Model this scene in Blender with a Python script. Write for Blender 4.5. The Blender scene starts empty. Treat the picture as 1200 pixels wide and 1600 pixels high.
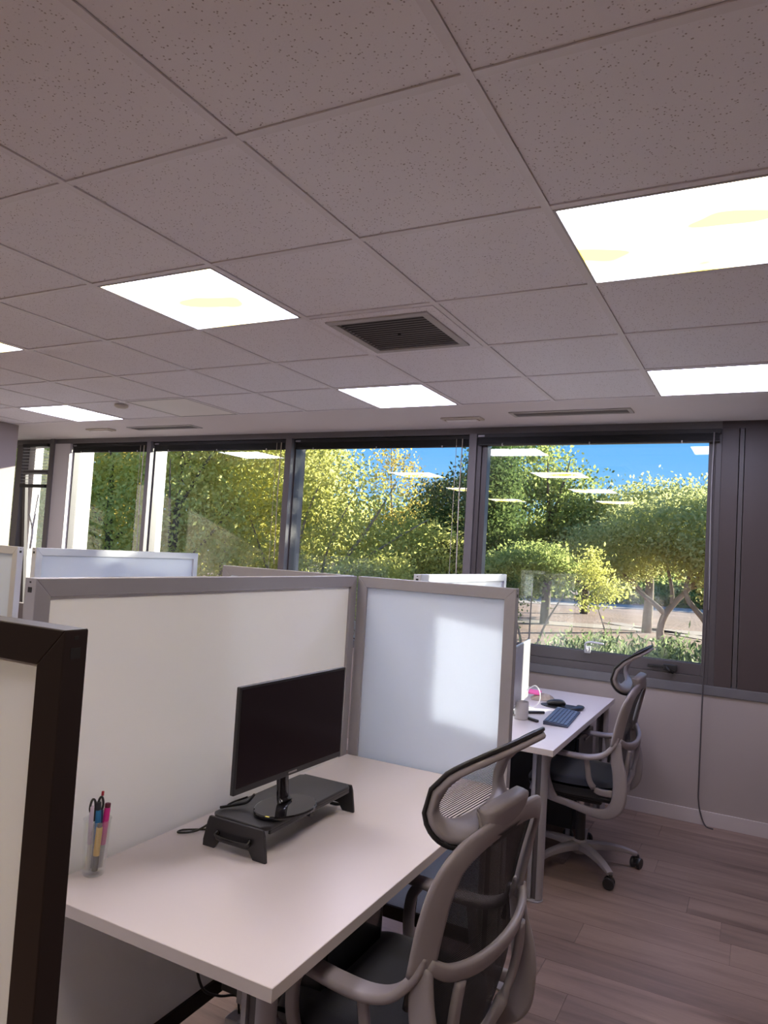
import bpy, math, random
import numpy as np
from mathutils import Vector, Matrix

S = bpy.context.scene
C = S.collection
PI = math.pi
R = math.radians

# ------------------------------------------------------------------ camera
CAM = Vector((1.156, -1.309, 1.604))
YAW, PIT, ROL = -0.485, 0.053, 0.060
fw = Vector((math.sin(YAW)*math.cos(PIT), math.cos(YAW)*math.cos(PIT), math.sin(PIT)))
r0 = Vector((math.cos(YAW), -math.sin(YAW), 0))
u0 = r0.cross(fw)
rt = r0*math.cos(ROL) + u0*math.sin(ROL)
up = -r0*math.sin(ROL) + u0*math.cos(ROL)
cd = bpy.data.cameras.new('camera')
cam = bpy.data.objects.new('camera', cd)
C.objects.link(cam)
cam.matrix_world = Matrix(((rt.x, up.x, -fw.x, CAM.x), (rt.y, up.y, -fw.y, CAM.y), (rt.z, up.z, -fw.z, CAM.z), (0, 0, 0, 1)))
cd.sensor_fit = 'VERTICAL'; cd.sensor_height = 32.0
cd.lens = 32.0*1130/1600
cd.clip_start = 0.05; cd.clip_end = 500
S.camera = cam

# ------------------------------------------------------------------ sky, sun, added bounce lamp, exposure
S.view_settings.view_transform = 'Standard'
S.view_settings.look = 'None'
S.view_settings.gamma = 1.0
S.view_settings.use_curve_mapping = False
S.view_settings.exposure = 1.2
w = bpy.data.worlds.new('world'); S.world = w; w.use_nodes = True
nt = w.node_tree; nt.nodes.clear()
wo = nt.nodes.new('ShaderNodeOutputWorld'); bg = nt.nodes.new('ShaderNodeBackground')
tc = nt.nodes.new('ShaderNodeTexCoord'); sp = nt.nodes.new('ShaderNodeSeparateXYZ'); cr = nt.nodes.new('ShaderNodeValToRGB')
nt.links.new(tc.outputs['Generated'], sp.inputs[0]); nt.links.new(sp.outputs['Z'], cr.inputs[0])
cr.color_ramp.elements[0].position = 0.0; cr.color_ramp.elements[0].color = (0.34, 0.60, 0.95, 1)
cr.color_ramp.elements[1].position = 0.45; cr.color_ramp.elements[1].color = (0.06, 0.24, 0.72, 1)
e = cr.color_ramp.elements.new(0.14); e.color = (0.14, 0.42, 0.90, 1)
nt.links.new(cr.outputs[0], bg.inputs[0]); bg.inputs[1].default_value = 0.60
nt.links.new(bg.outputs[0], wo.inputs[0])

SUN_DIR = Vector((-1.0, -1.5, -0.46)).normalized()        # the way the sunlight travels
sd = bpy.data.lights.new('sun', 'SUN'); sd.energy = 9.0; sd.angle = R(0.6); sd.color = (1.0, 0.93, 0.82)
sun = bpy.data.objects.new('sun', sd); C.objects.link(sun)
sun.rotation_euler = SUN_DIR.to_track_quat('-Z', 'Y').to_euler()

def area(name, loc, target, sx, sy, energy, col):
    l = bpy.data.lights.new(name, 'AREA'); l.shape = 'RECTANGLE'; l.size = sx; l.size_y = sy; l.energy = energy; l.color = col
    o = bpy.data.objects.new(name, l); C.objects.link(o); o.location = loc
    o.rotation_euler = (Vector(target)-Vector(loc)).to_track_quat('-Z', 'Y').to_euler()
    return o
# added mid-air lamp standing in for low sun mirrored by the glossy screen beside the window desk onto the back of the cross screen
BOUNCE = Vector((1.0, -1.5, -0.43)).normalized()
bc = Vector((0.20, 1.45, 1.12))
gl = area('added_bounce_lamp', bc-BOUNCE*0.70, bc, 0.36, 0.40, 0.9, (1.0, 0.84, 0.70)); gl.data.spread = R(1)

# ------------------------------------------------------------------ material helpers
def mat(name, col, rough=0.5, metal=0.0, spec=0.5, bump=None, noise=None, coat=0.0, trans=0.0, emis=None, coord='Object', sheen=0):
    """bump=(scale,strength,dist)  noise=(scale,dark_factor,detail)"""
    m = bpy.data.materials.new(name); m.use_nodes = True
    n = m.node_tree; b = n.nodes['Principled BSDF']
    b.inputs['Base Color'].default_value = (*col, 1); b.inputs['Roughness'].default_value = rough
    b.inputs['Metallic'].default_value = metal; b.inputs['Specular IOR Level'].default_value = spec
    b.inputs['Coat Weight'].default_value = coat
    if sheen: b.inputs['Sheen Weight'].default_value = sheen
    tcn = n.nodes.new('ShaderNodeTexCoord')
    if noise:
        t = n.nodes.new('ShaderNodeTexNoise'); t.inputs['Scale'].default_value = noise[0]; t.inputs['Detail'].default_value = noise[2] if len(noise) > 2 else 4
        mx = n.nodes.new('ShaderNodeMix'); mx.data_type = 'RGBA'
        mx.inputs[6].default_value = (*[c*noise[1] for c in col], 1); mx.inputs[7].default_value = (*col, 1)
        n.links.new(tcn.outputs[coord], t.inputs['Vector']); n.links.new(t.outputs[0], mx.inputs[0]); n.links.new(mx.outputs[2], b.inputs['Base Color'])
    if bump:
        t = n.nodes.new('ShaderNodeTexNoise'); t.inputs['Scale'].default_value = bump[0]; t.inputs['Detail'].default_value = 3
        bp = n.nodes.new('ShaderNodeBump'); bp.inputs['Strength'].default_value = bump[1]; bp.inputs['Distance'].default_value = bump[2]
        n.links.new(tcn.outputs[coord], t.inputs['Vector']); n.links.new(t.outputs[0], bp.inputs['Height']); n.links.new(bp.outputs[0], b.inputs['Normal'])
    if emis:
        b.inputs['Emission Color'].default_value = (*emis[0], 1); b.inputs['Emission Strength'].default_value = emis[1]
    return m

def nodes(m): return m.node_tree.nodes, m.node_tree.links, m.node_tree.nodes['Principled BSDF']

# ceiling tile: mineral fibre with small dark pores
M_TILE = mat('mineral_tile', (0.93, 0.90, 0.94), 0.95, spec=0.1)
N, L, B = nodes(M_TILE)
tcn = N.new('ShaderNodeTexCoord'); vo = N.new('ShaderNodeTexVoronoi'); vo.inputs['Scale'].default_value = 105
no = N.new('ShaderNodeTexNoise'); no.inputs['Scale'].default_value = 9
cr1 = N.new('ShaderNodeValToRGB'); cr1.color_ramp.elements[0].position = 0.14; cr1.color_ramp.elements[0].color = (1, 1, 1, 1); cr1.color_ramp.elements[1].position = 0.26; cr1.color_ramp.elements[1].color = (0, 0, 0, 1)
cr2 = N.new('ShaderNodeValToRGB'); cr2.color_ramp.elements[0].position = 0.35; cr2.color_ramp.elements[1].position = 0.6
wn = N.new('ShaderNodeTexNoise'); wn.inputs['Scale'].default_value = 60; wn.inputs['Detail'].default_value = 2
cr3 = N.new('ShaderNodeValToRGB'); cr3.color_ramp.elements[0].position = 0.42; cr3.color_ramp.elements[1].position = 0.52
mu = N.new('ShaderNodeMath'); mu.operation = 'MULTIPLY'
mx = N.new('ShaderNodeMix'); mx.data_type = 'RGBA'; mx.inputs[6].default_value = (0.93, 0.90, 0.94, 1); mx.inputs[7].default_value = (0.42, 0.36, 0.36, 1)
for t in (vo, no, wn): L.new(tcn.outputs['Object'], t.inputs['Vector'])
L.new(vo.outputs['Distance'], cr1.inputs[0]); L.new(wn.outputs[0], cr3.inputs[0])
L.new(cr1.outputs[0], mu.inputs[0]); L.new(cr3.outputs[0], mu.inputs[1]); L.new(mu.outputs[0], mx.inputs[0]); L.new(mx.outputs[2], B.inputs['Base Color'])
fb = N.new('ShaderNodeTexNoise'); fb.inputs['Scale'].default_value = 220; bp_ = N.new('ShaderNodeBump'); bp_.inputs['Strength'].default_value = 0.25; bp_.inputs['Distance'].default_value = 0.002
L.new(tcn.outputs['Object'], fb.inputs['Vector']); L.new(fb.outputs[0], bp_.inputs['Height']); L.new(bp_.outputs[0], B.inputs['Normal'])

M_TEE = mat('tee_white', (0.86, 0.82, 0.85), 0.5)
M_PLASTER = mat('ceiling_plaster', (0.84, 0.79, 0.80), 0.9, spec=0.1, noise=(3, 0.96))
M_WALL = mat('wall_paint', (0.37, 0.32, 0.315), 0.85, spec=0.15, noise=(2, 0.94), bump=(120, 0.1, 0.001))
M_BASEB = mat('baseboard_paint', (0.50, 0.45, 0.46), 0.5)
M_CLAD = mat('dark_cladding', (0.068, 0.050, 0.052), 0.42, spec=0.5, noise=(1.5, 0.8))
M_FRAME = mat('window_frame_paint', (0.085, 0.073, 0.078), 0.4, noise=(4, 0.85))
M_MULL = mat('mullion_paint', (0.16, 0.145, 0.15), 0.4)
M_REVEAL = mat('pale_reveal', (0.72, 0.68, 0.70), 0.6)
M_SILL = mat('sill_metal', (0.15, 0.145, 0.16), 0.4, noise=(12, 0.8))
M_BLACK = mat('black_blind', (0.012, 0.011, 0.012), 0.5)
M_BLACKP = mat('black_plastic', (0.016, 0.015, 0.017), 0.38, bump=(300, 0.12, 0.0005))
M_BLACKG = mat('gloss_black', (0.008, 0.007, 0.009), 0.06)
M_SCREEN = mat('screen_glass', (0.010, 0.006, 0.009), 0.12)
M_ALU = mat('brushed_aluminium', (0.37, 0.355, 0.385), 0.38, metal=0.35, noise=(30, 0.92))
M_ALUW = mat('pale_aluminium', (0.62, 0.62, 0.66), 0.35, metal=0.3)
M_BROWN = mat('bronze_frame', (0.022, 0.013, 0.012), 0.4, metal=0.3, noise=(5, 0.8))
M_DESK = mat('desk_laminate', (0.66, 0.60, 0.62), 0.32, spec=0.4, noise=(1.3, 0.96))
M_EDGE = mat('desk_edge_band', (0.52, 0.465, 0.46), 0.5)
M_CHAIR = mat('chair_grey_plastic', (0.27, 0.24, 0.262), 0.42, bump=(400, 0.1, 0.0004))
M_FABRIC = mat('dark_fabric', (0.020, 0.021, 0.030), 0.9, spec=0.2, bump=(500, 0.5, 0.001), sheen=0.3)
M_CABLE = mat('cable_black', (0.012, 0.012, 0.012), 0.45)
M_CABLEW = mat('cable_white', (0.75, 0.75, 0.78), 0.4)
M_CREAM = mat('cream_plastic', (0.62, 0.55, 0.47), 0.5)
M_VENT = mat('vent_paint', (0.50, 0.47, 0.47), 0.4)
M_VENTD = mat('vent_dark', (0.02, 0.018, 0.018), 0.8)
M_FRAMEL = mat('vent_louvre_paint', (0.17, 0.155, 0.155), 0.5)
M_LOUV = mat('louvre_paint', (0.30, 0.28, 0.28), 0.5)
M_STEEL = mat('steel', (0.6, 0.6, 0.62), 0.25, metal=0.9)
M_MUG = mat('mug_glaze', (0.50, 0.47, 0.47), 0.3)
M_PINK = mat('pink_paper', (0.95, 0.15, 0.42), 0.7)
M_BEIGE = mat('beige_pack', (0.45, 0.36, 0.30), 0.6, noise=(60, 0.6))
M_KEY = mat('keyboard_blue_grey', (0.045, 0.055, 0.095), 0.45)
M_KEYC = mat('keycap', (0.10, 0.125, 0.20), 0.4)
M_EXT = mat('outer_wall', (0.5, 0.48, 0.46), 0.9)

def schlick(N, L, base, gain=0.96):
    lw = N.new('ShaderNodeLayerWeight'); p = N.new('ShaderNodeMath'); p.operation = 'POWER'; p.inputs[1].default_value = 5.0
    ma = N.new('ShaderNodeMath'); ma.operation = 'MULTIPLY_ADD'; ma.inputs[1].default_value = gain; ma.inputs[2].default_value = base; ma.use_clamp = True
    L.new(lw.outputs['Facing'], p.inputs[0]); L.new(p.outputs[0], ma.inputs[0]); return ma.outputs[0]

def frosted(name, col, tr):
    m = bpy.data.materials.new(name); m.use_nodes = True; N, L = m.node_tree.nodes, m.node_tree.links; N.clear()
    o = N.new('ShaderNodeOutputMaterial'); d = N.new('ShaderNodeBsdfDiffuse'); t = N.new('ShaderNodeBsdfTranslucent'); g = N.new('ShaderNodeBsdfGlossy')
    a = N.new('ShaderNodeMixShader'); b = N.new('ShaderNodeMixShader'); f = schlick(N, L, 0.045)
    d.inputs[0].default_value = (*col, 1); t.inputs[0].default_value = (col[0]*0.93, col[1]*1.0, col[2]*1.03, 1); g.inputs['Roughness'].default_value = 0.06; g.inputs[0].default_value = (1, 1, 1, 1)
    a.inputs[0].default_value = tr
    L.new(d.outputs[0], a.inputs[1]); L.new(t.outputs[0], a.inputs[2]); L.new(f, b.inputs[0]); L.new(a.outputs[0], b.inputs[1]); L.new(g.outputs[0], b.inputs[2]); L.new(b.outputs[0], o.inputs[0])
    return m
M_FROST = frosted('frosted_glass', (0.95, 0.95, 0.96), 0.10)
M_FROSTB = frosted('frosted_glass_cool', (0.84, 0.88, 0.95), 0.45)

def clear_glass(name, refl, tint=(1, 1, 1)):
    m = bpy.data.materials.new(name); m.use_nodes = True; N, L = m.node_tree.nodes, m.node_tree.links; N.clear()
    o = N.new('ShaderNodeOutputMaterial'); t = N.new('ShaderNodeBsdfTransparent'); g = N.new('ShaderNodeBsdfGlossy'); x = N.new('ShaderNodeMixShader')
    ad = schlick(N, L, 0.02+refl)
    t.inputs[0].default_value = (*tint, 1); g.inputs['Roughness'].default_value = 0.0; g.inputs[0].default_value = (1, 1, 1, 1)
    L.new(ad, x.inputs[0]); L.new(t.outputs[0], x.inputs[1]); L.new(g.outputs[0], x.inputs[2]); L.new(x.outputs[0], o.inputs[0])
    return m
M_PANE = clear_glass('window_glass', 0.035, (0.97, 1.0, 0.97))
M_TUMB = clear_glass('tumbler_glass', 0.06, (0.975, 0.985, 0.98))

def mesh_fabric(name, col, scale, gap):
    """woven net: fine strands with real see-through gaps"""
    m = bpy.data.materials.new(name); m.use_nodes = True; N, L = m.node_tree.nodes, m.node_tree.links; b = N['Principled BSDF']
    b.inputs['Base Color'].default_value = (*col, 1); b.inputs['Roughness'].default_value = 0.6
    t = N.new('ShaderNodeTexCoord'); wv = N.new('ShaderNodeTexWave'); wv.wave_type = 'BANDS'; wv.bands_direction = 'Z'; wv.inputs['Scale'].default_value = scale
    r = N.new('ShaderNodeMath'); r.operation = 'GREATER_THAN'; r.inputs[1].default_value = gap
    tr = N.new('ShaderNodeBsdfTransparent'); x = N.new('ShaderNodeMixShader'); o = N['Material Output']
    L.new(t.outputs['Object'], wv.inputs['Vector']); L.new(wv.outputs['Fac'], r.inputs[0]); L.new(r.outputs[0], x.inputs[0]); L.new(tr.outputs[0], x.inputs[1]); L.new(b.outputs[0], x.inputs[2]); L.new(x.outputs[0], o.inputs[0])
    return m
M_NET = mesh_fabric('net_headrest', (0.022, 0.018, 0.026), 75, 0.42)
M_NETB = mesh_fabric('net_back', (0.014, 0.014, 0.017), 75, 0.04)

def plank_mat():
    m = mat('oak_laminate', (0.36, 0.26, 0.22), 0.42, spec=0.35)
    N, L, b = nodes(m)
    t = N.new('ShaderNodeTexCoord'); oi = N.new('ShaderNodeObjectInfo'); mp = N.new('ShaderNodeMapping'); mp.inputs['Scale'].default_value = (1.3, 11, 8)
    ad = N.new('ShaderNodeVectorMath'); ad.operation = 'ADD'; cb = N.new('ShaderNodeCombineXYZ'); ml = N.new('ShaderNodeMath'); ml.operation = 'MULTIPLY'; ml.inputs[1].default_value = 40
    L.new(oi.outputs['Random'], ml.inputs[0]); L.new(ml.outputs[0], cb.inputs[0]); L.new(ml.outputs[0], cb.inputs[1])
    L.new(t.outputs['Object'], ad.inputs[0]); L.new(cb.outputs[0], ad.inputs[1]); L.new(ad.outputs[0], mp.inputs['Vector'])
    n1 = N.new('ShaderNodeTexNoise'); n1.inputs['Scale'].default_value = 1.0; n1.inputs['Detail'].default_value = 6; n1.inputs['Distortion'].default_value = 0.8
    L.new(mp.outputs[0], n1.inputs['Vector'])
    mp2 = N.new('ShaderNodeMapping'); mp2.inputs['Scale'].default_value = (5, 90, 10); n2 = N.new('ShaderNodeTexNoise'); n2.inputs['Detail'].default_value = 4
    L.new(ad.outputs[0], mp2.inputs['Vector']); L.new(mp2.outputs[0], n2.inputs['Vector'])
    c = N.new('ShaderNodeValToRGB'); E = c.color_ramp.elements
    E[0].position = 0.28; E[0].color = (0.13, 0.085, 0.073, 1); E[1].position = 0.72; E[1].color = (0.285, 0.20, 0.172, 1)
    e = E.new(0.42); e.color = (0.205, 0.142, 0.123, 1); e = E.new(0.55); e.color = (0.245, 0.172, 0.148, 1)
    L.new(n1.outputs[0], c.inputs[0])
    mx = N.new('ShaderNodeMix'); mx.data_type = 'RGBA'; mx.blend_type = 'MULTIPLY'; mx.inputs[0].default_value = 0.35
    c2 = N.new('ShaderNodeValToRGB'); c2.color_ramp.elements[0].position = 0.3; c2.color_ramp.elements[0].color = (0.6, 0.58, 0.56, 1); c2.color_ramp.elements[1].position = 0.65
    L.new(n2.outputs[0], c2.inputs[0]); L.new(c.outputs[0], mx.inputs[6]); L.new(c2.outputs[0], mx.inputs[7])
    hs = N.new('ShaderNodeHueSaturation'); vr = N.new('ShaderNodeMapRange'); vr.inputs[3].default_value = 0.88; vr.inputs[4].default_value = 1.1
    L.new(oi.outputs['Random'], vr.inputs[0]); L.new(vr.outputs[0], hs.inputs['Value']); L.new(mx.outputs[2], hs.inputs['Color']); L.new(hs.outputs[0], b.inputs['Base Color'])
    return m
M_PLANK = plank_mat()

def diffuser_mat(name, a, bcol, strength):
    m = bpy.data.materials.new(name); m.use_nodes = True; N, L = m.node_tree.nodes, m.node_tree.links; N.clear()
    o = N.new('ShaderNodeOutputMaterial'); em = N.new('ShaderNodeEmission'); em.inputs[1].default_value = strength
    t = N.new('ShaderNodeTexCoord'); oi = N.new('ShaderNodeObjectInfo'); ad = N.new('ShaderNodeVectorMath'); ad.operation = 'ADD'
    n = N.new('ShaderNodeTexNoise'); n.inputs['Scale'].default_value = 2.3; n.inputs['Detail'].default_value = 1.5
    mp = N.new('ShaderNodeMapping'); mp.inputs['Scale'].default_value = (1.0, 2.2, 1)
    c = N.new('ShaderNodeValToRGB'); c.color_ramp.elements[0].position = 0.40; c.color_ramp.elements[0].color = (*a, 1); c.color_ramp.elements[1].position = 0.60; c.color_ramp.elements[1].color = (*bcol, 1)
    L.new(t.outputs['Object'], ad.inputs[0]); L.new(oi.outputs['Location'], ad.inputs[1]); L.new(ad.outputs[0], mp.inputs[0]); L.new(mp.outputs[0], n.inputs['Vector']); L.new(n.outputs[0], c.inputs[0]); L.new(c.outputs[0], em.inputs[0]); L.new(em.outputs[0], o.inputs[0])
    return m
M_DIFW = diffuser_mat('light_diffuser_warm', (0.93, 0.94, 1.30), (1.0, 0.74, 0.045), 6.6)
M_DIFC = diffuser_mat('light_diffuser_cool', (0.93, 0.93, 1.30), (0.98, 0.93, 1.2), 6.6)
M_DIFO = mat('light_diffuser_off', (0.93, 0.90, 0.88), 0.6)

def leaf_mat(name, c1, c2, c3, tr=0.58):
    m = bpy.data.materials.new(name); m.use_nodes = True; N, L = m.node_tree.nodes, m.node_tree.links; N.clear()
    o = N.new('ShaderNodeOutputMaterial'); d = N.new('ShaderNodeBsdfDiffuse'); t = N.new('ShaderNodeBsdfTranslucent'); x = N.new('ShaderNodeMixShader'); x.inputs[0].default_value = tr
    g = N.new('ShaderNodeNewGeometry'); c = N.new('ShaderNodeValToRGB'); E = c.color_ramp.elements
    E[0].color = (*c1, 1); E[1].color = (*c3, 1); e = E.new(0.5); e.color = (*c2, 1)
    tcn = N.new('ShaderNodeTexCoord'); n = N.new('ShaderNodeTexNoise'); n.inputs['Scale'].default_value = 0.9; md = N.new('ShaderNodeMath'); md.operation = 'MULTIPLY_ADD'; md.inputs[1].default_value = 0.5
    m2 = N.new('ShaderNodeMath'); m2.operation = 'MULTIPLY_ADD'; m2.inputs[1].default_value = 1.6; m2.inputs[2].default_value = -0.55
    L.new(tcn.outputs['Object'], n.inputs['Vector']); L.new(n.outputs[0], m2.inputs[0]); L.new(g.outputs['Random Per Island'], md.inputs[0]); L.new(m2.outputs[0], md.inputs[2]); L.new(md.outputs[0], c.inputs[0])
    L.new(c.outputs[0], d.inputs[0]); L.new(c.outputs[0], t.inputs[0]); L.new(d.outputs[0], x.inputs[1]); L.new(t.outputs[0], x.inputs[2]); L.new(x.outputs[0], o.inputs[0])
    return m
LF_YG = leaf_mat('leaf_yellow_green', (0.34, 0.36, 0.09), (0.62, 0.60, 0.18), (0.82, 0.74, 0.26))
LF_GR = leaf_mat('leaf_green', (0.16, 0.20, 0.07), (0.34, 0.40, 0.13), (0.60, 0.60, 0.22))
LF_OL = leaf_mat('leaf_olive', (0.32, 0.36, 0.14), (0.56, 0.57, 0.24), (0.78, 0.74, 0.34))
LF_LT = leaf_mat('leaf_light', (0.46, 0.50, 0.15), (0.76, 0.74, 0.26), (0.88, 0.78, 0.30), 0.65)
LF_DK = leaf_mat('leaf_dark', (0.051, 0.082, 0.034), (0.119, 0.170, 0.060), (0.272, 0.323, 0.102))
LF_OR = leaf_mat('leaf_amber', (0.420, 0.280, 0.084), (0.588, 0.476, 0.126), (0.700, 0.588, 0.196))
LF_CY = leaf_mat('leaf_cypress', (0.081, 0.135, 0.054), (0.180, 0.270, 0.090), (0.396, 0.486, 0.180), 0.3)
LF_OLE = leaf_mat('leaf_oleander', (0.10, 0.13, 0.06), (0.24, 0.29, 0.14), (0.58, 0.60, 0.40))
M_BARK = mat('bark', (0.42, 0.31, 0.23), 0.9, noise=(6, 0.5), bump=(20, 0.6, 0.02))
M_BARKD = mat('bark_dark', (0.17, 0.13, 0.10), 0.9, noise=(6, 0.6))
M_GROUND = mat('mulch_ground', (0.44, 0.275, 0.215), 0.95, noise=(0.9, 0.30, 10), bump=(9, 0.8, 0.05))
M_PATH = mat('pale_path', (0.40, 0.32, 0.28), 0.9, noise=(3, 0.9))

# ------------------------------------------------------------------ mesh helpers
class MB:
    def __init__(s): s.v = []; s.f = []
    def add(s, v, f):
        n = len(s.v); s.v += [tuple(p) for p in v]; s.f += [tuple(i+n for i in q) for q in f]; return s
    def box(s, x0, x1, y0, y1, z0, z1):
        v = [(x, y, z) for z in (z0, z1) for y in (y0, y1) for x in (x0, x1)]
        return s.add(v, [(0, 2, 3, 1), (4, 5, 7, 6), (0, 1, 5, 4), (1, 3, 7, 5), (3, 2, 6, 7), (2, 0, 4, 6)])
    def lathe(s, prof, n=24, c=(0, 0, 0), axis='z', cap=True):
        v = []; f = []
        for (r, h) in prof:
            for k in range(n):
                a = 2*PI*k/n; p = (r*math.cos(a), r*math.sin(a), h)
                if axis == 'y': p = (p[0], p[2], -p[1])
                if axis == 'x': p = (p[2], p[0], p[1])
                v.append((p[0]+c[0], p[1]+c[1], p[2]+c[2]))
        for i in range(len(prof)-1):
            for k in range(n):
                k2 = (k+1) % n; f.append((i*n+k, i*n+k2, (i+1)*n+k2, (i+1)*n+k))
        if cap: f.append(tuple(reversed(range(n)))); f.append(tuple((len(prof)-1)*n+k for k in range(n)))
        return s.add(v, f)
    def prism(s, pts, h0, h1, plane='xy'):
        n = len(pts)
        def P(a, b, h): return {'xy': (a, b, h), 'xz': (a, h, b), 'yz': (h, a, b)}[plane]
        v = [P(a, b, h0) for a, b in pts]+[P(a, b, h1) for a, b in pts]
        f = [tuple(reversed(range(n))), tuple(range(n, 2*n))]+[(i, (i+1) % n, n+(i+1) % n, n+i) for i in range(n)]
        return s.add(v, f)
    def build(s, name, m, parent=None, bevel=0, smooth=False, seg=2):
        me = bpy.data.meshes.new(name); me.from_pydata(s.v, [], s.f); me.update()
        me.materials.append(m)
        o = bpy.data.objects.new(name, me); C.objects.link(o)
        import bmesh
        bm = bmesh.new(); bm.from_mesh(me); bmesh.ops.recalc_face_normals(bm, faces=bm.faces); bm.to_mesh(me); bm.free()
        if smooth:
            for p in me.polygons: p.use_smooth = True
            if smooth == 'auto':
                me.set_sharp_from_angle(angle=R(40))
        if bevel:
            b = o.modifiers.new('bevel', 'BEVEL'); b.width = bevel; b.segments = seg; b.limit_method = 'ANGLE'
        if parent: o.parent = parent
        return o

def box(name, m, x0, x1, y0, y1, z0, z1, parent=None, bevel=0): return MB().box(x0, x1, y0, y1, z0, z1).build(name, m, parent, bevel)

def catmull(P, n):
    P = [np.array(p, float) for p in P]; out = []
    Q = [2*P[0]-P[1]]+P+[2*P[-1]-P[-2]]
    for i in range(1, len(Q)-2):
        for k in range(n):
            t = k/n; a, b, c, d = Q[i-1], Q[i], Q[i+1], Q[i+2]
            out.append(0.5*((2*b)+(-a+c)*t+(2*a-5*b+4*c-d)*t*t+(-a+3*b-3*c+d)*t**3))
    out.append(P[-1]); return out
def catmull_closed(P, n):
    P = [np.array(p, float) for p in P]; m = len(P); out = []
    for i in range(m):
        a, b, c, d = P[i-1], P[i], P[(i+1) % m], P[(i+2) % m]
        for k in range(n):
            t = k/n; out.append(0.5*((2*b)+(-a+c)*t+(2*a-5*b+4*c-d)*t*t+(-a+3*b-3*c+d)*t**3))
    return out

def sweep(mb, path, wid, thk, wdir, n=6, ring=10, closed=False, e=0.55):
    """bar of rounded section along a smooth path: path = points; wid/thk number or per-point list; wdir = width direction (or list)"""
    k = len(path)
    W = [wid]*k if not isinstance(wid, (list, tuple)) else list(wid)
    T = [thk]*k if not isinstance(thk, (list, tuple)) else list(thk)
    D = [wdir]*k if not isinstance(wdir[0], (list, tuple)) else list(wdir)
    full = [list(p)+[a, b]+list(d) for p, a, b, d in zip(path, W, T, D)]
    pts = catmull_closed(full, n) if closed else catmull(full, n)
    m = len(pts); v = []; f = []
    for i, q in enumerate(pts):
        p = q[:3]
        if closed: tg = pts[(i+1) % m][:3]-pts[i-1][:3]
        else: tg = pts[min(i+1, m-1)][:3]-pts[max(i-1, 0)][:3]
        tg = tg/(np.linalg.norm(tg)+1e-9); wd = q[5:8]; wd = wd-tg*np.dot(wd, tg); wd = wd/(np.linalg.norm(wd)+1e-9); td = np.cross(tg, wd)
        for j in range(ring):
            a = 2*PI*j/ring; ca, sa = math.cos(a), math.sin(a)
            x = math.copysign(abs(ca)**e, ca)*q[3]/2; y = math.copysign(abs(sa)**e, sa)*q[4]/2
            v.append(tuple(p+wd*x+td*y))
    for i in range(m if closed else m-1):
        i2 = (i+1) % m
        for j in range(ring):
            j2 = (j+1) % ring; f.append((i*ring+j, i*ring+j2, i2*ring+j2, i2*ring+j))
    if not closed: f.append(tuple(reversed(range(ring)))); f.append(tuple((m-1)*ring+j for j in range(ring)))
    return mb.add(v, f)

def tube(mb, path, r, n=5, ring=6): return sweep(mb, path, 2*r, 2*r, (0.21, 0.34, 0.92), n, ring, e=1.0)

def thing(name, label, cat, loc=(0, 0, 0), rz=0, group=None):
    o = bpy.data.objects.new(name, None); C.objects.link(o); o.location = loc; o.rotation_euler = (0, 0, rz); o.empty_display_size = 0.1
    o['label'] = label; o['category'] = cat
    if group: o['group'] = group
    return o
def tag(o, label, cat, group=None, loc=None):
    o['label'] = label; o['category'] = cat
    if group: o['group'] = group
    if loc: o.location = loc
    return o
def struct(o):
    o['kind'] = 'structure'; return o
def sempty(name, loc=(0, 0, 0)):
    o = bpy.data.objects.new(name, None); C.objects.link(o); o.location = loc; o['kind'] = 'structure'; return o

# ================================================================== ROOM SHELL
H = 2.57; YW = 3.8; XL, XR, YB = -5.07, 3.4, -5.0; XF = -6.9
# ---- floor: planks along X
floor = struct(box('floor', mat('floor_underlay', (0.10, 0.075, 0.065), 0.9), XF, XR, YB, YW+0.1, -0.12, -0.008))
pw, pl = 0.19, 1.28
plank_mesh = None; stuff = MB(); rnd = random.Random(4)
row = 0; y = YW-0.002
while y > YB:
    off = rnd.random()*pl; x = XF-off
    while x < XR:
        xa, xb = max(x, XF), min(x+pl, XR); ya, yb = max(y-pw, YB), y
        if xb-xa > 0.02 and yb-ya > 0.01:
            if xb > -1.2 and xa < 2.6 and yb > -0.9 and xa >= XF:
                o = MB().box(xa+0.0006-(xa+xb)/2, xb-0.0006-(xa+xb)/2, -(yb-ya)/2+0.0006, (yb-ya)/2-0.0006, -0.008, 0).build('plank', M_PLANK, floor)
                o.location = ((xa+xb)/2, (ya+yb)/2, 0)
            else: stuff.box(xa+0.0006, xb-0.0006, ya+0.0006, yb-0.0006, -0.008, 0)
        x += pl
    y -= pw; row += 1
o = stuff.build('planks', M_PLANK, floor); o['kind'] = 'stuff'

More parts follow.
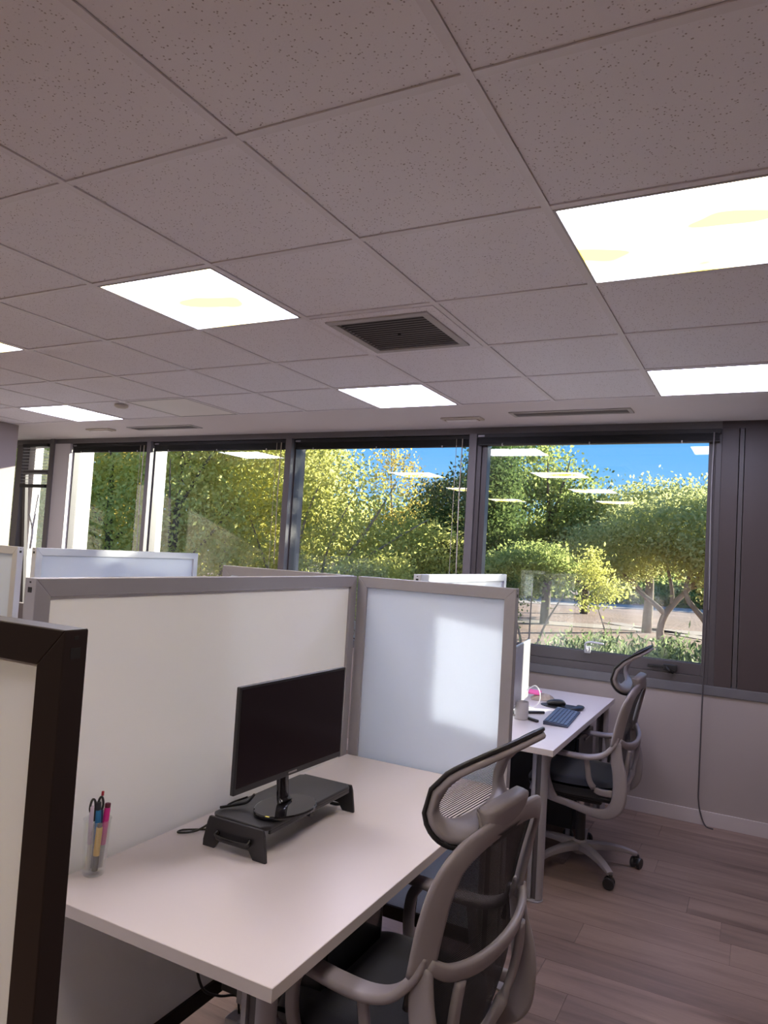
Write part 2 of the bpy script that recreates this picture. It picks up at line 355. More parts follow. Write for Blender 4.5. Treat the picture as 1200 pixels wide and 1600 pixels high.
# ---- ceiling: slab, tiles, tees, plaster strip by the windows
ceil = struct(box('ceiling', M_PLASTER, XF, XR, YB, YW+0.25, H+0.06, H+0.18))
box('plaster_strip', M_PLASTER, XF, XR, 3.012, YW+0.02, H, H+0.06, ceil)
T = 0.6
lights = {(1, 1): 'w', (-2, 1): 'w', (-5, 1): 'w', (1, 4): 'c', (-2, 4): 'c', (-5, 4): 'o', (-7, 4): 'c', (1, -2): 'w', (-2, -2): 'w', (-5, -2): 'w', (1, -5): 'w', (-2, -5): 'w', (-5, -5): 'w'}
vent = (-1, 2)
tile_me = None; tiles = MB()
for i in range(-11, 6):
    for j in range(-8, 5):
        if (i, j) in lights or (i, j) == vent: continue
        x0, y0 = i*T, j*T
        if x0 < XL-0.01 and y0 < 2.9 and x0+T < XL+0.01 and j < 4: continue
        if x0 > XR: continue
        if i <= 3 and j >= -2:
            if tile_me is None:
                t_ = MB().box(-0.2875, 0.2875, -0.2875, 0.2875, 0.0, 0.016).build('ceiling_tile', M_TILE, ceil); tile_me = t_.data
            else:
                t_ = bpy.data.objects.new('ceiling_tile', tile_me); C.objects.link(t_); t_.parent = ceil
            t_.location = (x0+T/2, y0+T/2, H+0.005)
        else: tiles.box(x0+0.014, x0+T-0.014, y0+0.014, y0+T-0.014, H+0.007, H+0.023)
o = tiles.build('ceiling_tiles', M_TILE, ceil); o['kind'] = 'stuff'
for i in range(-11, 6):
    o = MB().box(-0.012, 0.012, YB, 3.012, 0, 0.004).box(-0.002, 0.002, YB, 3.012, 0.004, 0.04).build('ceiling_tee', M_TEE, ceil); o.location = (i*T, 0, H)
for j in range(-8, 6):
    o = MB().box(XF, XR, -0.012, 0.012, 0.0006, 0.0046).box(XF, XR, -0.002, 0.002, 0.0046, 0.04).build('ceiling_tee', M_TEE, ceil); o.location = (0, j*T, H)

# ---- ceiling lights
LB = {(1, 1): 'large glowing square ceiling light nearest the camera at right', (-2, 1): 'glowing square ceiling light with yellow tinge above the grey partitions',
      (-5, 1): 'glowing square ceiling light cut off by the left edge of the photo', (1, 4): 'glowing ceiling light at right just before the dark slot diffuser',
      (-2, 4): 'glowing white ceiling light between square air vent and windows', (-5, 4): 'unlit pale square ceiling light near the far windows', (-7, 4): 'small violet-white glowing ceiling light in the far left'}
for (i, j), k in lights.items():
    lab = LB.get((i, j), 'glowing square ceiling light behind the camera')
    g = thing('ceiling_light', lab, 'light', ((i+0.5)*T, (j+0.5)*T, H), 0, None if (i, j) in LB else 'ceiling lights behind the camera')
    MB().box(-0.287, 0.287, -0.287, -0.279, -0.001, 0.03).box(-0.287, 0.287, 0.279, 0.287, -0.001, 0.03).box(-0.287, -0.279, -0.279, 0.279, -0.001, 0.03).box(0.279, 0.287, -0.279, 0.279, -0.001, 0.03).build('frame', M_VENT, g)
    box('diffuser', {'w': M_DIFW, 'c': M_DIFC, 'o': M_DIFO}[k], -0.279, 0.279, -0.279, 0.279, 0.002, 0.006, g)
    box('housing', M_VENT, -0.28, 0.28, -0.28, 0.28, 0.03, 0.055, g)

# ---- return air vent in its tile
g = thing('ceiling_vent', 'square dark louvred air vent set in a white ceiling tile', 'vent', (-0.3, 1.5, H))
MB().box(-0.287, 0.287, -0.287, -0.235, -0.003, 0.012).box(-0.287, 0.287, 0.235, 0.287, -0.003, 0.012).box(-0.287, -0.235, -0.235, 0.235, -0.003, 0.012).box(0.235, 0.287, -0.235, 0.235, -0.003, 0.012).build('surround', M_TILE, g)
MB().box(-0.24, 0.24, -0.24, -0.205, -0.010, -0.002).box(-0.24, 0.24, 0.205, 0.24, -0.010, -0.002).box(-0.24, -0.205, -0.205, 0.205, -0.010, -0.002).box(0.205, 0.24, -0.205, 0.205, -0.010, -0.002).build('frame', M_VENT, g, 0.002)
box('backing', M_VENTD, -0.235, 0.235, -0.235, 0.235, 0.020, 0.03, g)
for k in range(15):
    yy = -0.194+k*0.0277
    MB().prism([(yy-0.004, -0.004), (yy-0.004, -0.006), (yy+0.005, -0.007), (yy+0.005, -0.005)], -0.205, 0.205, 'yz').build('louvre', M_FRAMEL, g)
MB().lathe([(0.008, -0.009), (0.008, -0.003)], 12).build('latch', M_VENTD, g)
# ---- slot diffusers and emergency lights in the plaster strip
def slot(x0, x1, yc, lab):
    g = thing('slot_diffuser', lab, 'vent', ((x0+x1)/2, yc, H)); hx = (x1-x0)/2
    MB().box(-hx, hx, -0.075, -0.05, -0.008, 0).box(-hx, hx, 0.05, 0.075, -0.008, 0).box(-hx, -hx+0.025, -0.05, 0.05, -0.008, 0).box(hx-0.025, hx, -0.05, 0.05, -0.008, 0).build('frame', M_VENT, g, 0.002)
    box('backing', M_VENTD, -hx+0.02, hx-0.02, -0.052, 0.052, -0.002, 0, g)
    for k in (-1, 0, 1): box('blade', M_LOUV, -hx+0.025, hx-0.025, k*0.026-0.003, k*0.026+0.003, -0.007, -0.002, g)
slot(-0.37, 0.41, 3.345, 'long dark slot air diffuser in ceiling above the right window')
slot(-3.93, -3.17, 3.37, 'long slot air diffuser in ceiling near the far left windows')
def emer(xc, yc, lab):
    g = thing('emergency_light', lab, 'light', (xc, yc, H))
    MB().prism([(-0.15, -0.05), (0.15, -0.05), (0.15, 0.05), (-0.15, 0.05)], -0.014, 0).build('housing', M_CREAM, g, 0.006)
    box('lens', M_DIFO, -0.115, 0.115, -0.024, 0.024, -0.022, -0.014, g, 0.004)
    box('rim', mat('rim_beige', (0.38, 0.30, 0.24), 0.5), -0.125, 0.125, -0.032, 0.032, -0.0165, -0.012, g)
emer(-0.755, 3.42, 'small cream emergency light above the middle mullion')
emer(-4.33, 3.36, 'small cream emergency light in the far left ceiling')
tag(MB().lathe([(0.05, 0), (0.05, -0.012), (0.035, -0.022), (0.0, -0.024)], 20).build('smoke_detector', M_CREAM, None, smooth='auto'), 'small round detector on ceiling beside the unlit light', 'detector', None, (-3.12, 2.50, H))

# ---- window wall (Y = 3.8): below sill, header, right cladding
Z_SILL, Z_TOP = 0.87, 2.52
ww = sempty('wall_window')
box('lower_wall', M_WALL, XF, XR, YW, YW+0.22, -0.1, Z_SILL-0.06, ww)
box('outer_skin', M_EXT, XF, XR, YW+0.22, YW+0.30, -1.6, Z_SILL-0.02, ww)
box('header', M_MULL, XF, 0.90, YW, YW+0.22, Z_TOP, H+0.06, ww)
box('header_cladding', M_CLAD, 0.90, XR, YW-0.004, YW+0.22, Z_TOP, H+0.06, ww)
MB().box(0.90, 1.00, YW-0.004, YW+0.3, Z_SILL, Z_TOP).build('jamb_cladding', M_CLAD, ww, 0.002)
MB().box(1.004, 1.03, YW-0.001, YW+0.3, Z_SILL, Z_TOP).build('joint_strip', M_FRAME, ww, 0.001)
MB().box(1.034, 2.2, YW-0.006, YW+0.3, Z_SILL, Z_TOP).build('cladding_panel', M_CLAD, ww, 0.002)
MB().box(2.204, XR, YW-0.006, YW+0.3, Z_SILL, Z_TOP).build('cladding_panel', M_CLAD, ww, 0.002)
struct(MB().box(-5.2, XR, YW-0.012, YW+0.26, Z_SILL-0.06, Z_SILL).build('trim_1', M_SILL, None, 0.003)).name = 'trim_1'
struct(box('baseboard_window', M_BASEB, XL, XR, YW-0.013, YW, 0.0, 0.088, None, 0.002))
# other walls
struct(box('wall_right', M_WALL, XR, XR+0.15, YB, YW+0.3, -0.1, H+0.1))
struct(box('wall_back', M_WALL, XF, XR+0.15, YB-0.15, YB, -0.1, H+0.1))
struct(box('wall_left', M_WALL, XL-0.15, XL, YB, 3.05, -0.1, H+0.001))
struct(box('wall_recess', M_WALL, XF-0.15, XF, YB, YW+0.3, -0.1, H+0.1))
struct(box('baseboard_right', M_BASEB, XR-0.013, XR, YB, YW-0.02, 0.0, 0.088))

# mullions: (x0, x1)
mulls = [(-0.835, -0.775), (-2.525, -2.465), (-4.165, -4.115)]
for k, (a, b) in enumerate(mulls):
    g = sempty('trim_%d' % (k+2))
    MB().box(a, b, YW-0.02, YW+0.055, Z_SILL, Z_TOP).build('mullion_cap', M_MULL if k < 2 else M_MULL, g, 0.002)
    MB().box(a-0.004, b+0.004, YW+0.055, YW+0.20, Z_SILL, Z_TOP).build('mullion_core', M_REVEAL if k == 2 else M_MULL, g)  # sunlit side put into the colour: pale core here, dark on the others
# corner pier, painted pale, deep reveal
g = sempty('trim_5')
box('pier', M_REVEAL, -5.50, -5.27, YW-0.01, YW+0.30, -0.1, Z_TOP, g)
box('pier_frame', M_MULL, -5.56, -5.50, YW-0.03, YW+0.24, -0.1, H, g)

def window(num, x0, x1, sash, z0=Z_SILL, zt=Z_TOP, yg=None):
    g = sempty('window_%d' % num)
    fd = 0.012; ya, yb = YW+0.04, YW+0.12
    def ringf(name, x0, x1, z0, z1, fw_, ya, yb, m, fb=None):
        fb = fb or fw_
        for n_, b in (('left', (x0, x0+fw_, z0, z1)), ('right', (x1-fw_, x1, z0, z1)), ('top', (x0+fw_, x1-fw_, z1-fw_, z1)), ('bottom', (x0+fw_, x1-fw_, z0, z0+fb))):
            MB().box(b[0], b[1], ya, yb, b[2], b[3]).build(name, m, g, 0.002)
    if sash:
        ringf('window_frame', x0, x1, z0, zt, 0.035, YW+0.0, YW+0.14, M_FRAME, 0.05)
        ringf('sash', x0+0.036, x1-0.036, z0+0.051, zt-0.036, 0.042, YW+0.015, YW+0.09, M_FRAME, 0.075)
        box('gasket', M_BLACK, x0+0.078, x1-0.078, YW+0.035, YW+0.05, z0+0.126, z0+0.130, g)
        pane = box('pane', M_PANE, x0+0.076, x1-0.076, YW+0.052, YW+0.054, z0+0.124, zt-0.08, g)
        MB().box(x0+0.073, x0+0.077, YW+0.016, YW+0.05, z0+0.13, zt-0.08).build('bead', M_REVEAL, g)
    else:
        ringf('window_frame', x0, x1, z0, zt, fd, ya, yb, M_FRAME)
        pane = box('pane', M_PANE, x0+fd, x1-fd, ya+0.03, ya+0.032, z0+fd, zt-fd, g)
    return g
w4 = window(4, -0.775, 0.90, True)
window(3, -2.465, -0.835, False)
window(2, -4.115, -2.525, False)
window(1, -5.27, -4.165, False)
# window 0: corner window, tilted-open sash seen beyond the pier
g0 = sempty('window_5')
MB().box(-6.9, -6.62, YW, YW+0.2, -0.1, Z_TOP).build('pier', M_MULL, g0)
MB().box(-6.16, -6.06, YW+0.02, YW+0.2, 0.2, Z_TOP).build('window_frame', M_MULL, g0, 0.003)
MB().box(-6.06, -5.96, YW+0.10, YW+0.2, 0.2, Z_TOP).build('window_frame', M_REVEAL, g0, 0.003)
MB().box(-6.62, -5.56, YW, YW+0.2, 0.0, 0.22).build('window_frame', M_MULL, g0, 0.003)
box('pane', M_PANE, -6.62, -6.16, YW+0.15, YW+0.152, 0.22, Z_TOP, g0)
box('pane', M_PANE, -5.96, -5.56, YW+0.19, YW+0.192, 0.22, Z_TOP, g0)
sash = MB()
for b in ((-0.22, -0.18, 0.0, 2.0), (0.18, 0.22, 0.0, 2.0), (-0.18, 0.18, 0.0, 0.05), (-0.18, 0.18, 1.95, 2.0)): sash.box(b[0], b[1], -0.02, 0.02, b[2], b[3])
so = sash.build('sash', M_FRAME, g0, 0.003); so.location = (-5.76, YW+0.14, 0.25); so.rotation_euler = (R(4), 0, 0)
st = MB(); tube(st, [(-5.78, YW+0.05, 1.98), (-5.74, YW+0.0, 1.80), (-5.70, YW-0.05, 1.62)], 0.010); tube(st, [(-5.86, YW+0.02, 1.76), (-5.70, YW-0.05, 1.60), (-5.70, YW-0.06, 1.40)], 0.011)
st.build('tilt_stay', M_ALUW, g0, smooth=True)

# handle and latch of window 4
hb = MB(); hb.box(0.085, 0.125, YW-0.004, YW+0.016, 0.985, 1.03); hb.box(0.095, 0.115, YW-0.04, YW-0.004, 1.0, 1.02)
sweep(hb, [(0.105, YW-0.04, 1.008), (0.10, YW-0.045, 1.05), (0.13, YW-0.045, 1.066), (0.22, YW-0.045, 1.062)], 0.02, 0.014, (0, 1, 0), 5)
hb.build('handle', M_ALUW, w4, 0.003)
lb = MB(); lb.box(0.50, 0.64, YW-0.012, YW+0.016, 0.945, 0.962); lb.box(0.60, 0.68, YW-0.03, YW+0.0, 0.935, 0.975); tube(lb, [(0.62, YW-0.03, 0.96), (0.64, YW-0.05, 0.94), (0.66, YW-0.03, 0.925)], 0.008)
lb.build('latch', M_BLACK, w4, 0.002)
struct_wall_paint = None

# ---- raised black venetian blinds, one per window
BL = ['raised black blind at the head of the right-hand window with the dark wall beside it', 'raised black blind above the window with the blue sky and bare branches',
      'raised black blind above the window second from left', 'raised short black blind above the leftmost tall window']
spans = [(-0.765, 0.895), (-2.455, -0.845), (-4.105, -2.535), (-5.26, -4.175)]
for k, ((a, b), lab) in enumerate(zip(spans, BL)):
    cx, hx = (a+b)/2, (b-a)/2
    yb_ = YW-0.028 if k == 0 else YW+0.03
    g = thing('venetian_blind', lab, 'blind', (cx, yb_, 2.43), 0, None)
    box('headrail', M_BLACK, -hx, hx, -0.016, 0.022, 0.055, 0.085, g, 0.002)
    sl = MB()
    for q in range(9): sl.box(-hx+0.01, hx-0.01, -0.014, 0.020, 0.010+q*0.005, 0.0125+q*0.005)
    o = sl.build('slat_stack', M_BLACK, g); o['kind'] = 'stuff'
    box('bottom_rail', M_BLACK, -hx+0.008, hx-0.008, -0.015, 0.021, 0.0, 0.009, g, 0.002)
    for q in (0.12, 0.5, 0.86): MB().box(-hx+2*hx*q-0.004, -hx+2*hx*q+0.004, -0.018, 0.0, -0.006, 0.012).build('clip', M_VENT, g)
    box('end_tag', M_ALU, -hx+0.01, -hx+0.06, -0.0175, -0.0165, 0.063, 0.076, g)
    wd_ = MB(); xw = hx-0.055 if k else hx-0.04
    tube(wd_, [(xw, -0.022, 0.06), (xw-0.004, -0.024, -0.4), (xw+0.006, -0.022, -1.08 if k == 0 else -1.0)], 0.0045)
    wd_.build('wand', M_ALU if k == 0 else M_CREAM, g, smooth=True)
    if k:
        wd_ = MB(); tube(wd_, [(xw-0.05, -0.02, 0.06), (xw-0.052, -0.02, -1.3)], 0.002); wd_.build('pull_cord', M_CREAM, g)
# lowered pale slats in corner window
g = thing('venetian_blind', 'half lowered slatted blind in the narrow far left window', 'blind', (-5.78, YW-0.03, 2.05))
for q in range(12): MB().box(-0.2, 0.2, -0.012, 0.012, 0.05+q*0.034, 0.052+q*0.034).build('slat', M_ALUW, g)
box('bottom_rail', M_BLACK, -0.2, 0.2, -0.015, 0.015, 0.0, 0.035, g); box('headrail', M_BLACK, -0.2, 0.2, -0.015, 0.02, 0.44, 0.47, g)

cc = MB(); tube(cc, [(0.855, YW-0.045, 2.44), (0.850, YW-0.04, 1.7), (0.842, YW-0.03, 1.0), (0.838, YW-0.022, 0.6), (0.836, YW-0.02, 0.25), (0.838, YW-0.022, 0.15), (0.855, YW-0.03, 0.07), (0.885, YW-0.05, 0.012), (0.93, YW-0.06, 0.004)], 0.0045, 8)
bl4 = [o for o in C.objects if o.name.startswith('venetian_blind') and o.location.x > -0.5 and o.parent is None][0]
hc = cc.build('hanging_cord', M_FRAME, bl4, smooth=True); hc['label'] = 'thin dark cord hanging down to the floor'; hc.location = -bl4.location

# ================================================================== PARTITIONS
def partition(name, lab, p0, p1, zt, frame, glass, fwid=0.045, th=0.04, zb=0.12, low=M_BROWN, group=None, holes=True, joint=None):
    """upright screen from p0 to p1 (floor points), local x along it"""
    dx, dy = p1[0]-p0[0], p1[1]-p0[1]; Ln = math.hypot(dx, dy)
    g = thing(name, lab, 'partition', (p0[0], p0[1], 0), math.atan2(dy, dx), group); h = th/2
    # mitred frame members
    MB().prism([(0, 0.0), (fwid, 0.0), (fwid, zt-fwid), (0, zt)], -h, h, 'xz').build('upright', frame, g, 0.0015)
    MB().prism([(Ln, 0.0), (Ln-fwid, 0.0), (Ln-fwid, zt-fwid), (Ln, zt)], -h, h, 'xz').build('upright', frame, g, 0.0015)
    MB().prism([(0, zt), (fwid, zt-fwid), (Ln-fwid, zt-fwid), (Ln, zt)], -h, h, 'xz').build('top_rail', frame, g, 0.0015)
    box('bottom_rail', low, fwid, Ln-fwid, -h, h, zb, zb+0.05, g, 0.0015)
    box('glass_panel', glass, fwid-0.003, Ln-fwid+0.003, -0.008, 0.008, zb+0.05, zt-fwid+0.003, g)
    for x in (0.0, Ln):
        s = -1 if x == 0 else 1
        if holes:
            box('slot_hole', M_BLACK, x-0.0006, x+0.0006, -0.007, 0.007, zt-0.035, zt-0.022, g)
            box('slot_hole', M_BLACK, x-0.0006, x+0.0006, -0.003, 0.003, zt-0.012, zt-0.008, g)
        o = MB().lathe([(0.03, 0.0), (0.03, 0.006), (0.012, 0.01)], 16).build('levelling_foot', M_ALU, g); o.location = (x-s*0.0225, 0, 0)
    return g
ZP = 1.487
XA = -0.405
pA = partition('partition_screen', 'grey framed frosted glass screen along the back of the front desk', (XA, -0.15), (XA, 1.405), ZP, M_ALU, M_FROST)
pB = partition('partition_screen', 'grey framed frosted glass screen across the far end of the front desk', (-0.383, 1.43), (0.318, 1.43), ZP, M_ALU, M_FROSTB)
pts = [(0.70, -0.035)]+[(0.745+0.05*math.sin(PI*k/12), -0.05*math.cos(PI*k/12)) for k in range(13)]+[(0.70, 0.035)]
MB().prism([(0.55, -0.03)]+pts+[(0.55, 0.03)], 0.0, 0.008).build('foot_plate', M_ALU, pB)
pE = partition('partition_screen', 'grey framed screen whose corner rises behind the front desk screens', (-1.13, 1.43), (-0.427, 1.43), ZP, M_ALU, M_FROSTB)
pC = partition('partition_screen', 'dark bronze framed frosted screen cut by the left edge, nearest the camera', (-1.10, -0.70), (0.428, -0.70), ZP, M_BROWN, M_FROST, fwid=0.046, th=0.034)
pF = partition('partition_screen', 'sunlit white edged screen by the windows behind the far desk', (XA, 2.06), (XA, 3.46), ZP+0.005, M_ALUW, M_FROSTB)
pD = partition('partition_screen', 'pale framed frosted screen on the far left before the windows', (-2.70, 1.56), (-2.70, 2.96), 1.496, M_ALUW, M_FROSTB)
pG = partition('partition_screen', 'pale framed screen at the left edge meeting the far left screen', (-4.2, 1.50), (-2.74, 1.50), 1.496, M_ALUW, M_FROSTB)

# ================================================================== DESKS
def desk(lab, x0, x1, y0, y1, legs):
    g = thing('desk', lab, 'desk', ((x0+x1)/2, (y0+y1)/2, 0)); hx, hy = (x1-x0)/2, (y1-y0)/2; zt = 0.735
    box('tabletop', M_DESK, -hx+0.0012, hx-0.0012, -hy+0.0012, hy-0.0012, zt-0.028, zt, g, 0.001)
    MB().box(-hx, hx, -hy, -hy+0.0011, zt-0.028, zt-0.0006).box(-hx, hx, hy-0.0011, hy, zt-0.028, zt-0.0006).box(hx-0.0011, hx, -hy+0.0011, hy-0.0011, zt-0.028, zt-0.0006).build('edge_band', M_EDGE, g)
    for (lx, ly) in legs:
        m = MB()
        n = 10
        for sx in (-1, 1):          # two half-round extrusions with a dark slot between
            pts = []
            for k in range(n+1):
                a = -PI/2+PI*k/n; pts.append((sx*(0.012+0.026*math.cos(a)), 0.030*math.sin(a)))
            m.prism(pts if sx > 0 else list(reversed(pts)), 0.012, zt-0.034)
        lg = m.build('leg', M_ALU, g, smooth='auto'); lg.location = (lx, ly, 0)
        o = MB().box(-0.009, 0.009, -0.022, 0.022, 0.012, zt-0.034).build('leg_slot', M_FRAME, lg)
        o = MB().lathe([(0.040, 0.0), (0.040, 0.006), (0.028, 0.012)], 24).build('foot', M_ALU, lg, smooth='auto')
        o = MB().box(-0.045, 0.045, -0.045, 0.045, zt-0.034, zt-0.028).build('leg_plate', M_ALU, lg)
    box('beam', M_ALU, -hx+0.07, -hx+0.10, -hy+0.1, hy-0.1, zt-0.075, zt-0.028, g)
    box('beam', M_ALU, hx-0.10, hx-0.07, -hy+0.1, hy-0.1, zt-0.065, zt-0.028, g)
    return g
XD0, XD1 = XA+0.022, 0.330
d1 = desk('white desk in the foreground holding monitor on black riser', XD0, XD1, -0.09, 1.405, [(0.285, -0.685), (0.315, 0.69)])
d2 = desk('white desk by the window holding keyboard and mug', XD0, XD1, 2.06, 3.62, [(0.27, -0.66), (0.30, 0.70), (-0.28, -0.66), (-0.28, 0.70)])

def pedestal(lab, x0, x1, y0, y1, z1):
    g = thing('drawer_pedestal', lab, 'drawer unit', ((x0+x1)/2, (y0+y1)/2, 0)); hx, hy = (x1-x0)/2, (y1-y0)/2
    MB().box(-hx, hx-0.02, -hy, hy, 0.075, z1).build('body', M_BLACKP, g, 0.003)
    zz = 0.08
    for k in range(3):
        h = (z1-0.085)/3; d = MB().box(hx-0.018, hx, -hy+0.003, hy-0.003, zz+k*h, zz+(k+1)*h-0.006).build('drawer', M_BLACKP, g, 0.002)
        MB().box(hx, hx+0.008, -0.06, 0.06, zz+(k+1)*h-0.04, zz+(k+1)*h-0.03).build('handle', M_LOUV, d, 0.001)
    for sx in (-1, 1):
        for sy in (-1, 1):
            c = MB().box(-0.012, 0.012, -0.018, 0.018, 0.03, 0.075).build('caster', M_ALU, g); c.location = (sx*(hx-0.05), sy*(hy-0.05), 0)
            MB().lathe([(0.026, -0.012), (0.03, -0.008), (0.03, 0.008), (0.026, 0.012)], 16, (0, 0, 0.03), 'y').build('wheel', M_BLACKP, c, smooth='auto')
    return g
pedestal('black drawer unit on casters under the window desk', -0.30, 0.25, 2.98, 3.38, 0.60)
g = thing('computer_case', 'black computer box hung under the front desk behind the chair seat', 'computer', (0.06, 0.47, 0.40))
MB().box(-0.16, 0.15, -0.17, 0.16, 0.0, 0.26).build('case', M_BLACKP, g, 0.004)
MB().box(0.15, 0.156, -0.15, 0.14, 0.015, 0.245).build('front_panel', M_BLACKG, g, 0.002)
MB().box(-0.10, -0.07, -0.178, 0.168, -0.008, 0.306).box(0.06, 0.09, -0.178, 0.168, -0.008, 0.306).build('cradle', M_LOUV, g)

# ================================================================== CHAIR
def make_chair(lab):
    g = thing('office_chair', lab, 'chair')
    # --- base
    hub = MB().lathe([(0.035, 0.055), (0.042, 0.075), (0.040, 0.115), (0.030, 0.125)], 24).build('base_hub', M_CHAIR, g, smooth='auto')
    for k in range(5):
        a = R(-12+72*k)
        arm = MB(); sweep(arm, [(0.02, 0, 0.095), (0.12, 0, 0.098), (0.22, 0, 0.090), (0.30, 0, 0.070)], [0.065, 0.052, 0.042, 0.034], [0.045, 0.036, 0.028, 0.020], (0, 1, 0), 4)
        ao = arm.build('base_arm', M_CHAIR, g, smooth='auto'); ao.rotation_euler = (0, 0, a)
        cs = MB(); cs.lathe([(0.010, 0.045), (0.010, 0.068)], 12); cs.box(-0.022, 0.014, -0.006, 0.006, 0.026, 0.052)
        co = cs.build('caster', M_BLACKP, g, 0.002); co.location = (0.305*math.cos(a), 0.305*math.sin(a), 0); co.rotation_euler = (0, 0, a+R(50))
        for s in (-1, 1):
            MB().lathe([(0.018, -0.009), (0.026, -0.009), (0.028, -0.005), (0.028, 0.005), (0.026, 0.009), (0.018, 0.009)], 20, (-0.008, s*0.017, 0.028), 'y').build('wheel', M_BLACKP, co, smooth='auto')
    MB().lathe([(0.026, 0.12), (0.026, 0.27)], 20).build('gas_lift_cover', M_BLACKP, g, smooth='auto')
    MB().lathe([(0.014, 0.27), (0.014, 0.35)], 16).build('gas_lift', M_STEEL, g, smooth='auto')
    m = MB(); m.box(-0.12, 0.10, -0.09, 0.09, 0.345, 0.40); m.build('tilt_mechanism', M_BLACKP, g, 0.012, seg=3)
    m = MB(); tube(m, [(0.02, -0.09, 0.375), (0.03, -0.2, 0.37), (0.03, -0.26, 0.365)], 0.006); m.box(0.015, 0.045, -0.30, -0.25, 0.360, 0.372); m.build('lever', M_BLACKP, g, smooth='auto')
    # --- seat cushion
    m = MB(); nu, nv = 26, 20; v = []; f = []
    for side in (0, 1):
        for i in range(nu+1):
            for j in range(nv+1):
                u_ = -1+2*i/nu; w_ = -1+2*j/nv
                # squircle mapping
                X = u_*math.sqrt(1-0.36*w_*w_); Y = w_*math.sqrt(1-0.36*u_*u_)
                x = 0.035+X*0.245; yy = Y*0.245
                edge = max(0, 1-max(abs(u_), abs(w_))**6)
                front = -0.03*max(0, (u_-0.5)/0.5)**2
                z = 0.462+(0.034*edge**0.5 if side == 0 else -0.060*edge**0.3)+front+0.012*abs(w_)**3*(side == 0)
                v.append((x, yy, z))
    q = (nu+1)*(nv+1)
    for side in (0, 1):
        for i in range(nu):
            for j in range(nv):
                a0 = side*q+i*(nv+1)+j; f.append((a0, a0+1, a0+nv+2, a0+nv+1) if side == 0 else (a0, a0+nv+1, a0+nv+2, a0+1))
    m.add(v, f); so = m.build('seat', M_FABRIC, g, smooth=True)
    wl = so.modifiers.new('weld', 'WELD'); wl.merge_threshold = 0.0015
    pn = MB(); pn.prism([(-0.19, -0.20), (0.20, -0.20), (0.24, -0.15), (0.24, 0.15), (0.20, 0.20), (-0.19, 0.20)], 0.398, 0.424); pn.build('seat_pan', M_BLACKP, g, 0.008)
    # --- side frame + back frame
    for s in (-1, 1):
        p = [(0.22, 0.215, 0.415), (0.12, 0.238, 0.392), (0.0, 0.252, 0.377), (-0.10, 0.258, 0.362), (-0.175, 0.260, 0.366), (-0.222, 0.262, 0.410), (-0.236, 0.262, 0.480), (-0.232, 0.261, 0.56), (-0.214, 0.256, 0.64), (-0.206, 0.248, 0.72)]
        wv = [0.030, 0.034, 0.036, 0.042, 0.055, 0.068, 0.070, 0.068, 0.060, 0.050]
        m = MB(); sweep(m, [(a, s*b, c) for a, b, c in p], wv, 0.026, (0.6, 0, -0.8) if False else [(0, 0, 1)]*4+[(0.6, 0, 0.8)]+[(1, 0, 0)]*5, 6, 12)
        m.build('side_frame', M_CHAIR, g, smooth=True)
        # armrest: flows out of the back frame
        m = MB(); sweep(m, [(-0.214, s*0.250, 0.745), (-0.200, s*0.256, 0.705), (-0.155, s*0.268, 0.655), (-0.09, s*0.272, 0.632), (0.0, s*0.272, 0.628), (0.10, s*0.268, 0.632), (0.150, s*0.264, 0.630)],
                        [0.030, 0.045, 0.056, 0.060, 0.060, 0.056, 0.045], [0.020, 0.024, 0.026, 0.024, 0.022, 0.020, 0.016], (0, 1, 0), 6, 12)
        m.build('armrest', M_CHAIR, g, smooth=True)
        m = MB(); sweep(m, [(0.10, s*0.266, 0.622), (0.125, s*0.266, 0.58), (0.128, s*0.262, 0.50), (0.105, s*0.250, 0.42), (0.08, s*0.244, 0.385)], [0.03, 0.032, 0.034, 0.036, 0.034], 0.022, (1, 0, 0), 5, 12)
        m.build('arm_post', M_CHAIR, g, smooth=True)
        m = MB(); sweep(m, [(-0.070, s*0.266, 0.622), (-0.078, s*0.266, 0.57), (-0.090, s*0.264, 0.51), (-0.130, s*0.262, 0.470), (-0.20, s*0.262, 0.468)], [0.026, 0.026, 0.028, 0.032, 0.034], 0.020, [(1, 0, 0)]*3+[(0.5, 0, 0.8), (0, 0, 1)], 5, 12)
        m.build('arm_bracket', M_CHAIR, g, smooth=True)
    # leaned back plane: x as function of z
    def bx(z): return -0.205-0.05*(z-0.70)/0.27-0.03*max(0, (z-0.80)/0.2)**2
    loop = [(0.254, 0.70), (0.256, 0.80), (0.252, 0.89), (0.222, 0.950), (0.12, 0.972), (0.0, 0.978), (-0.12, 0.972), (-0.222, 0.950), (-0.252, 0.89), (-0.256, 0.80), (-0.254, 0.70)]
    m = MB(); sweep(m, [(bx(z), y_, z) for y_, z in loop], [0.066, 0.066, 0.064, 0.058, 0.054, 0.054, 0.054, 0.058, 0.064, 0.066, 0.066], 0.018,
                    [(0.6, 0.8, 0), (0.6, 0.8, 0), (0.5, 0.85, 0.2), (0.2, 0.75, 0.75), (-0.1, 0, 1), (-0.1, 0, 1), (-0.1, 0, 1), (0.2, -0.75, 0.75), (0.5, -0.85, 0.2), (0.6, -0.8, 0), (0.6, -0.8, 0)], 6, 12)
    m.build('back_frame', M_CHAIR, g, smooth=True)
    # black rim at the front of the frame
    m = MB(); sweep(m, [(bx(z)+0.016, y_*1.03, z+(0.004 if z > 0.9 else 0)) for y_, z in [(0.246, 0.62)]+loop+[(-0.246, 0.62)]], 0.012, 0.014, (0, 1, 0.3), 5, 8)
    m.build('back_rim', M_BLACKP, g, smooth=True)
    # net back
    m = MB(); v = []; f = []; nu, nv = 18, 22
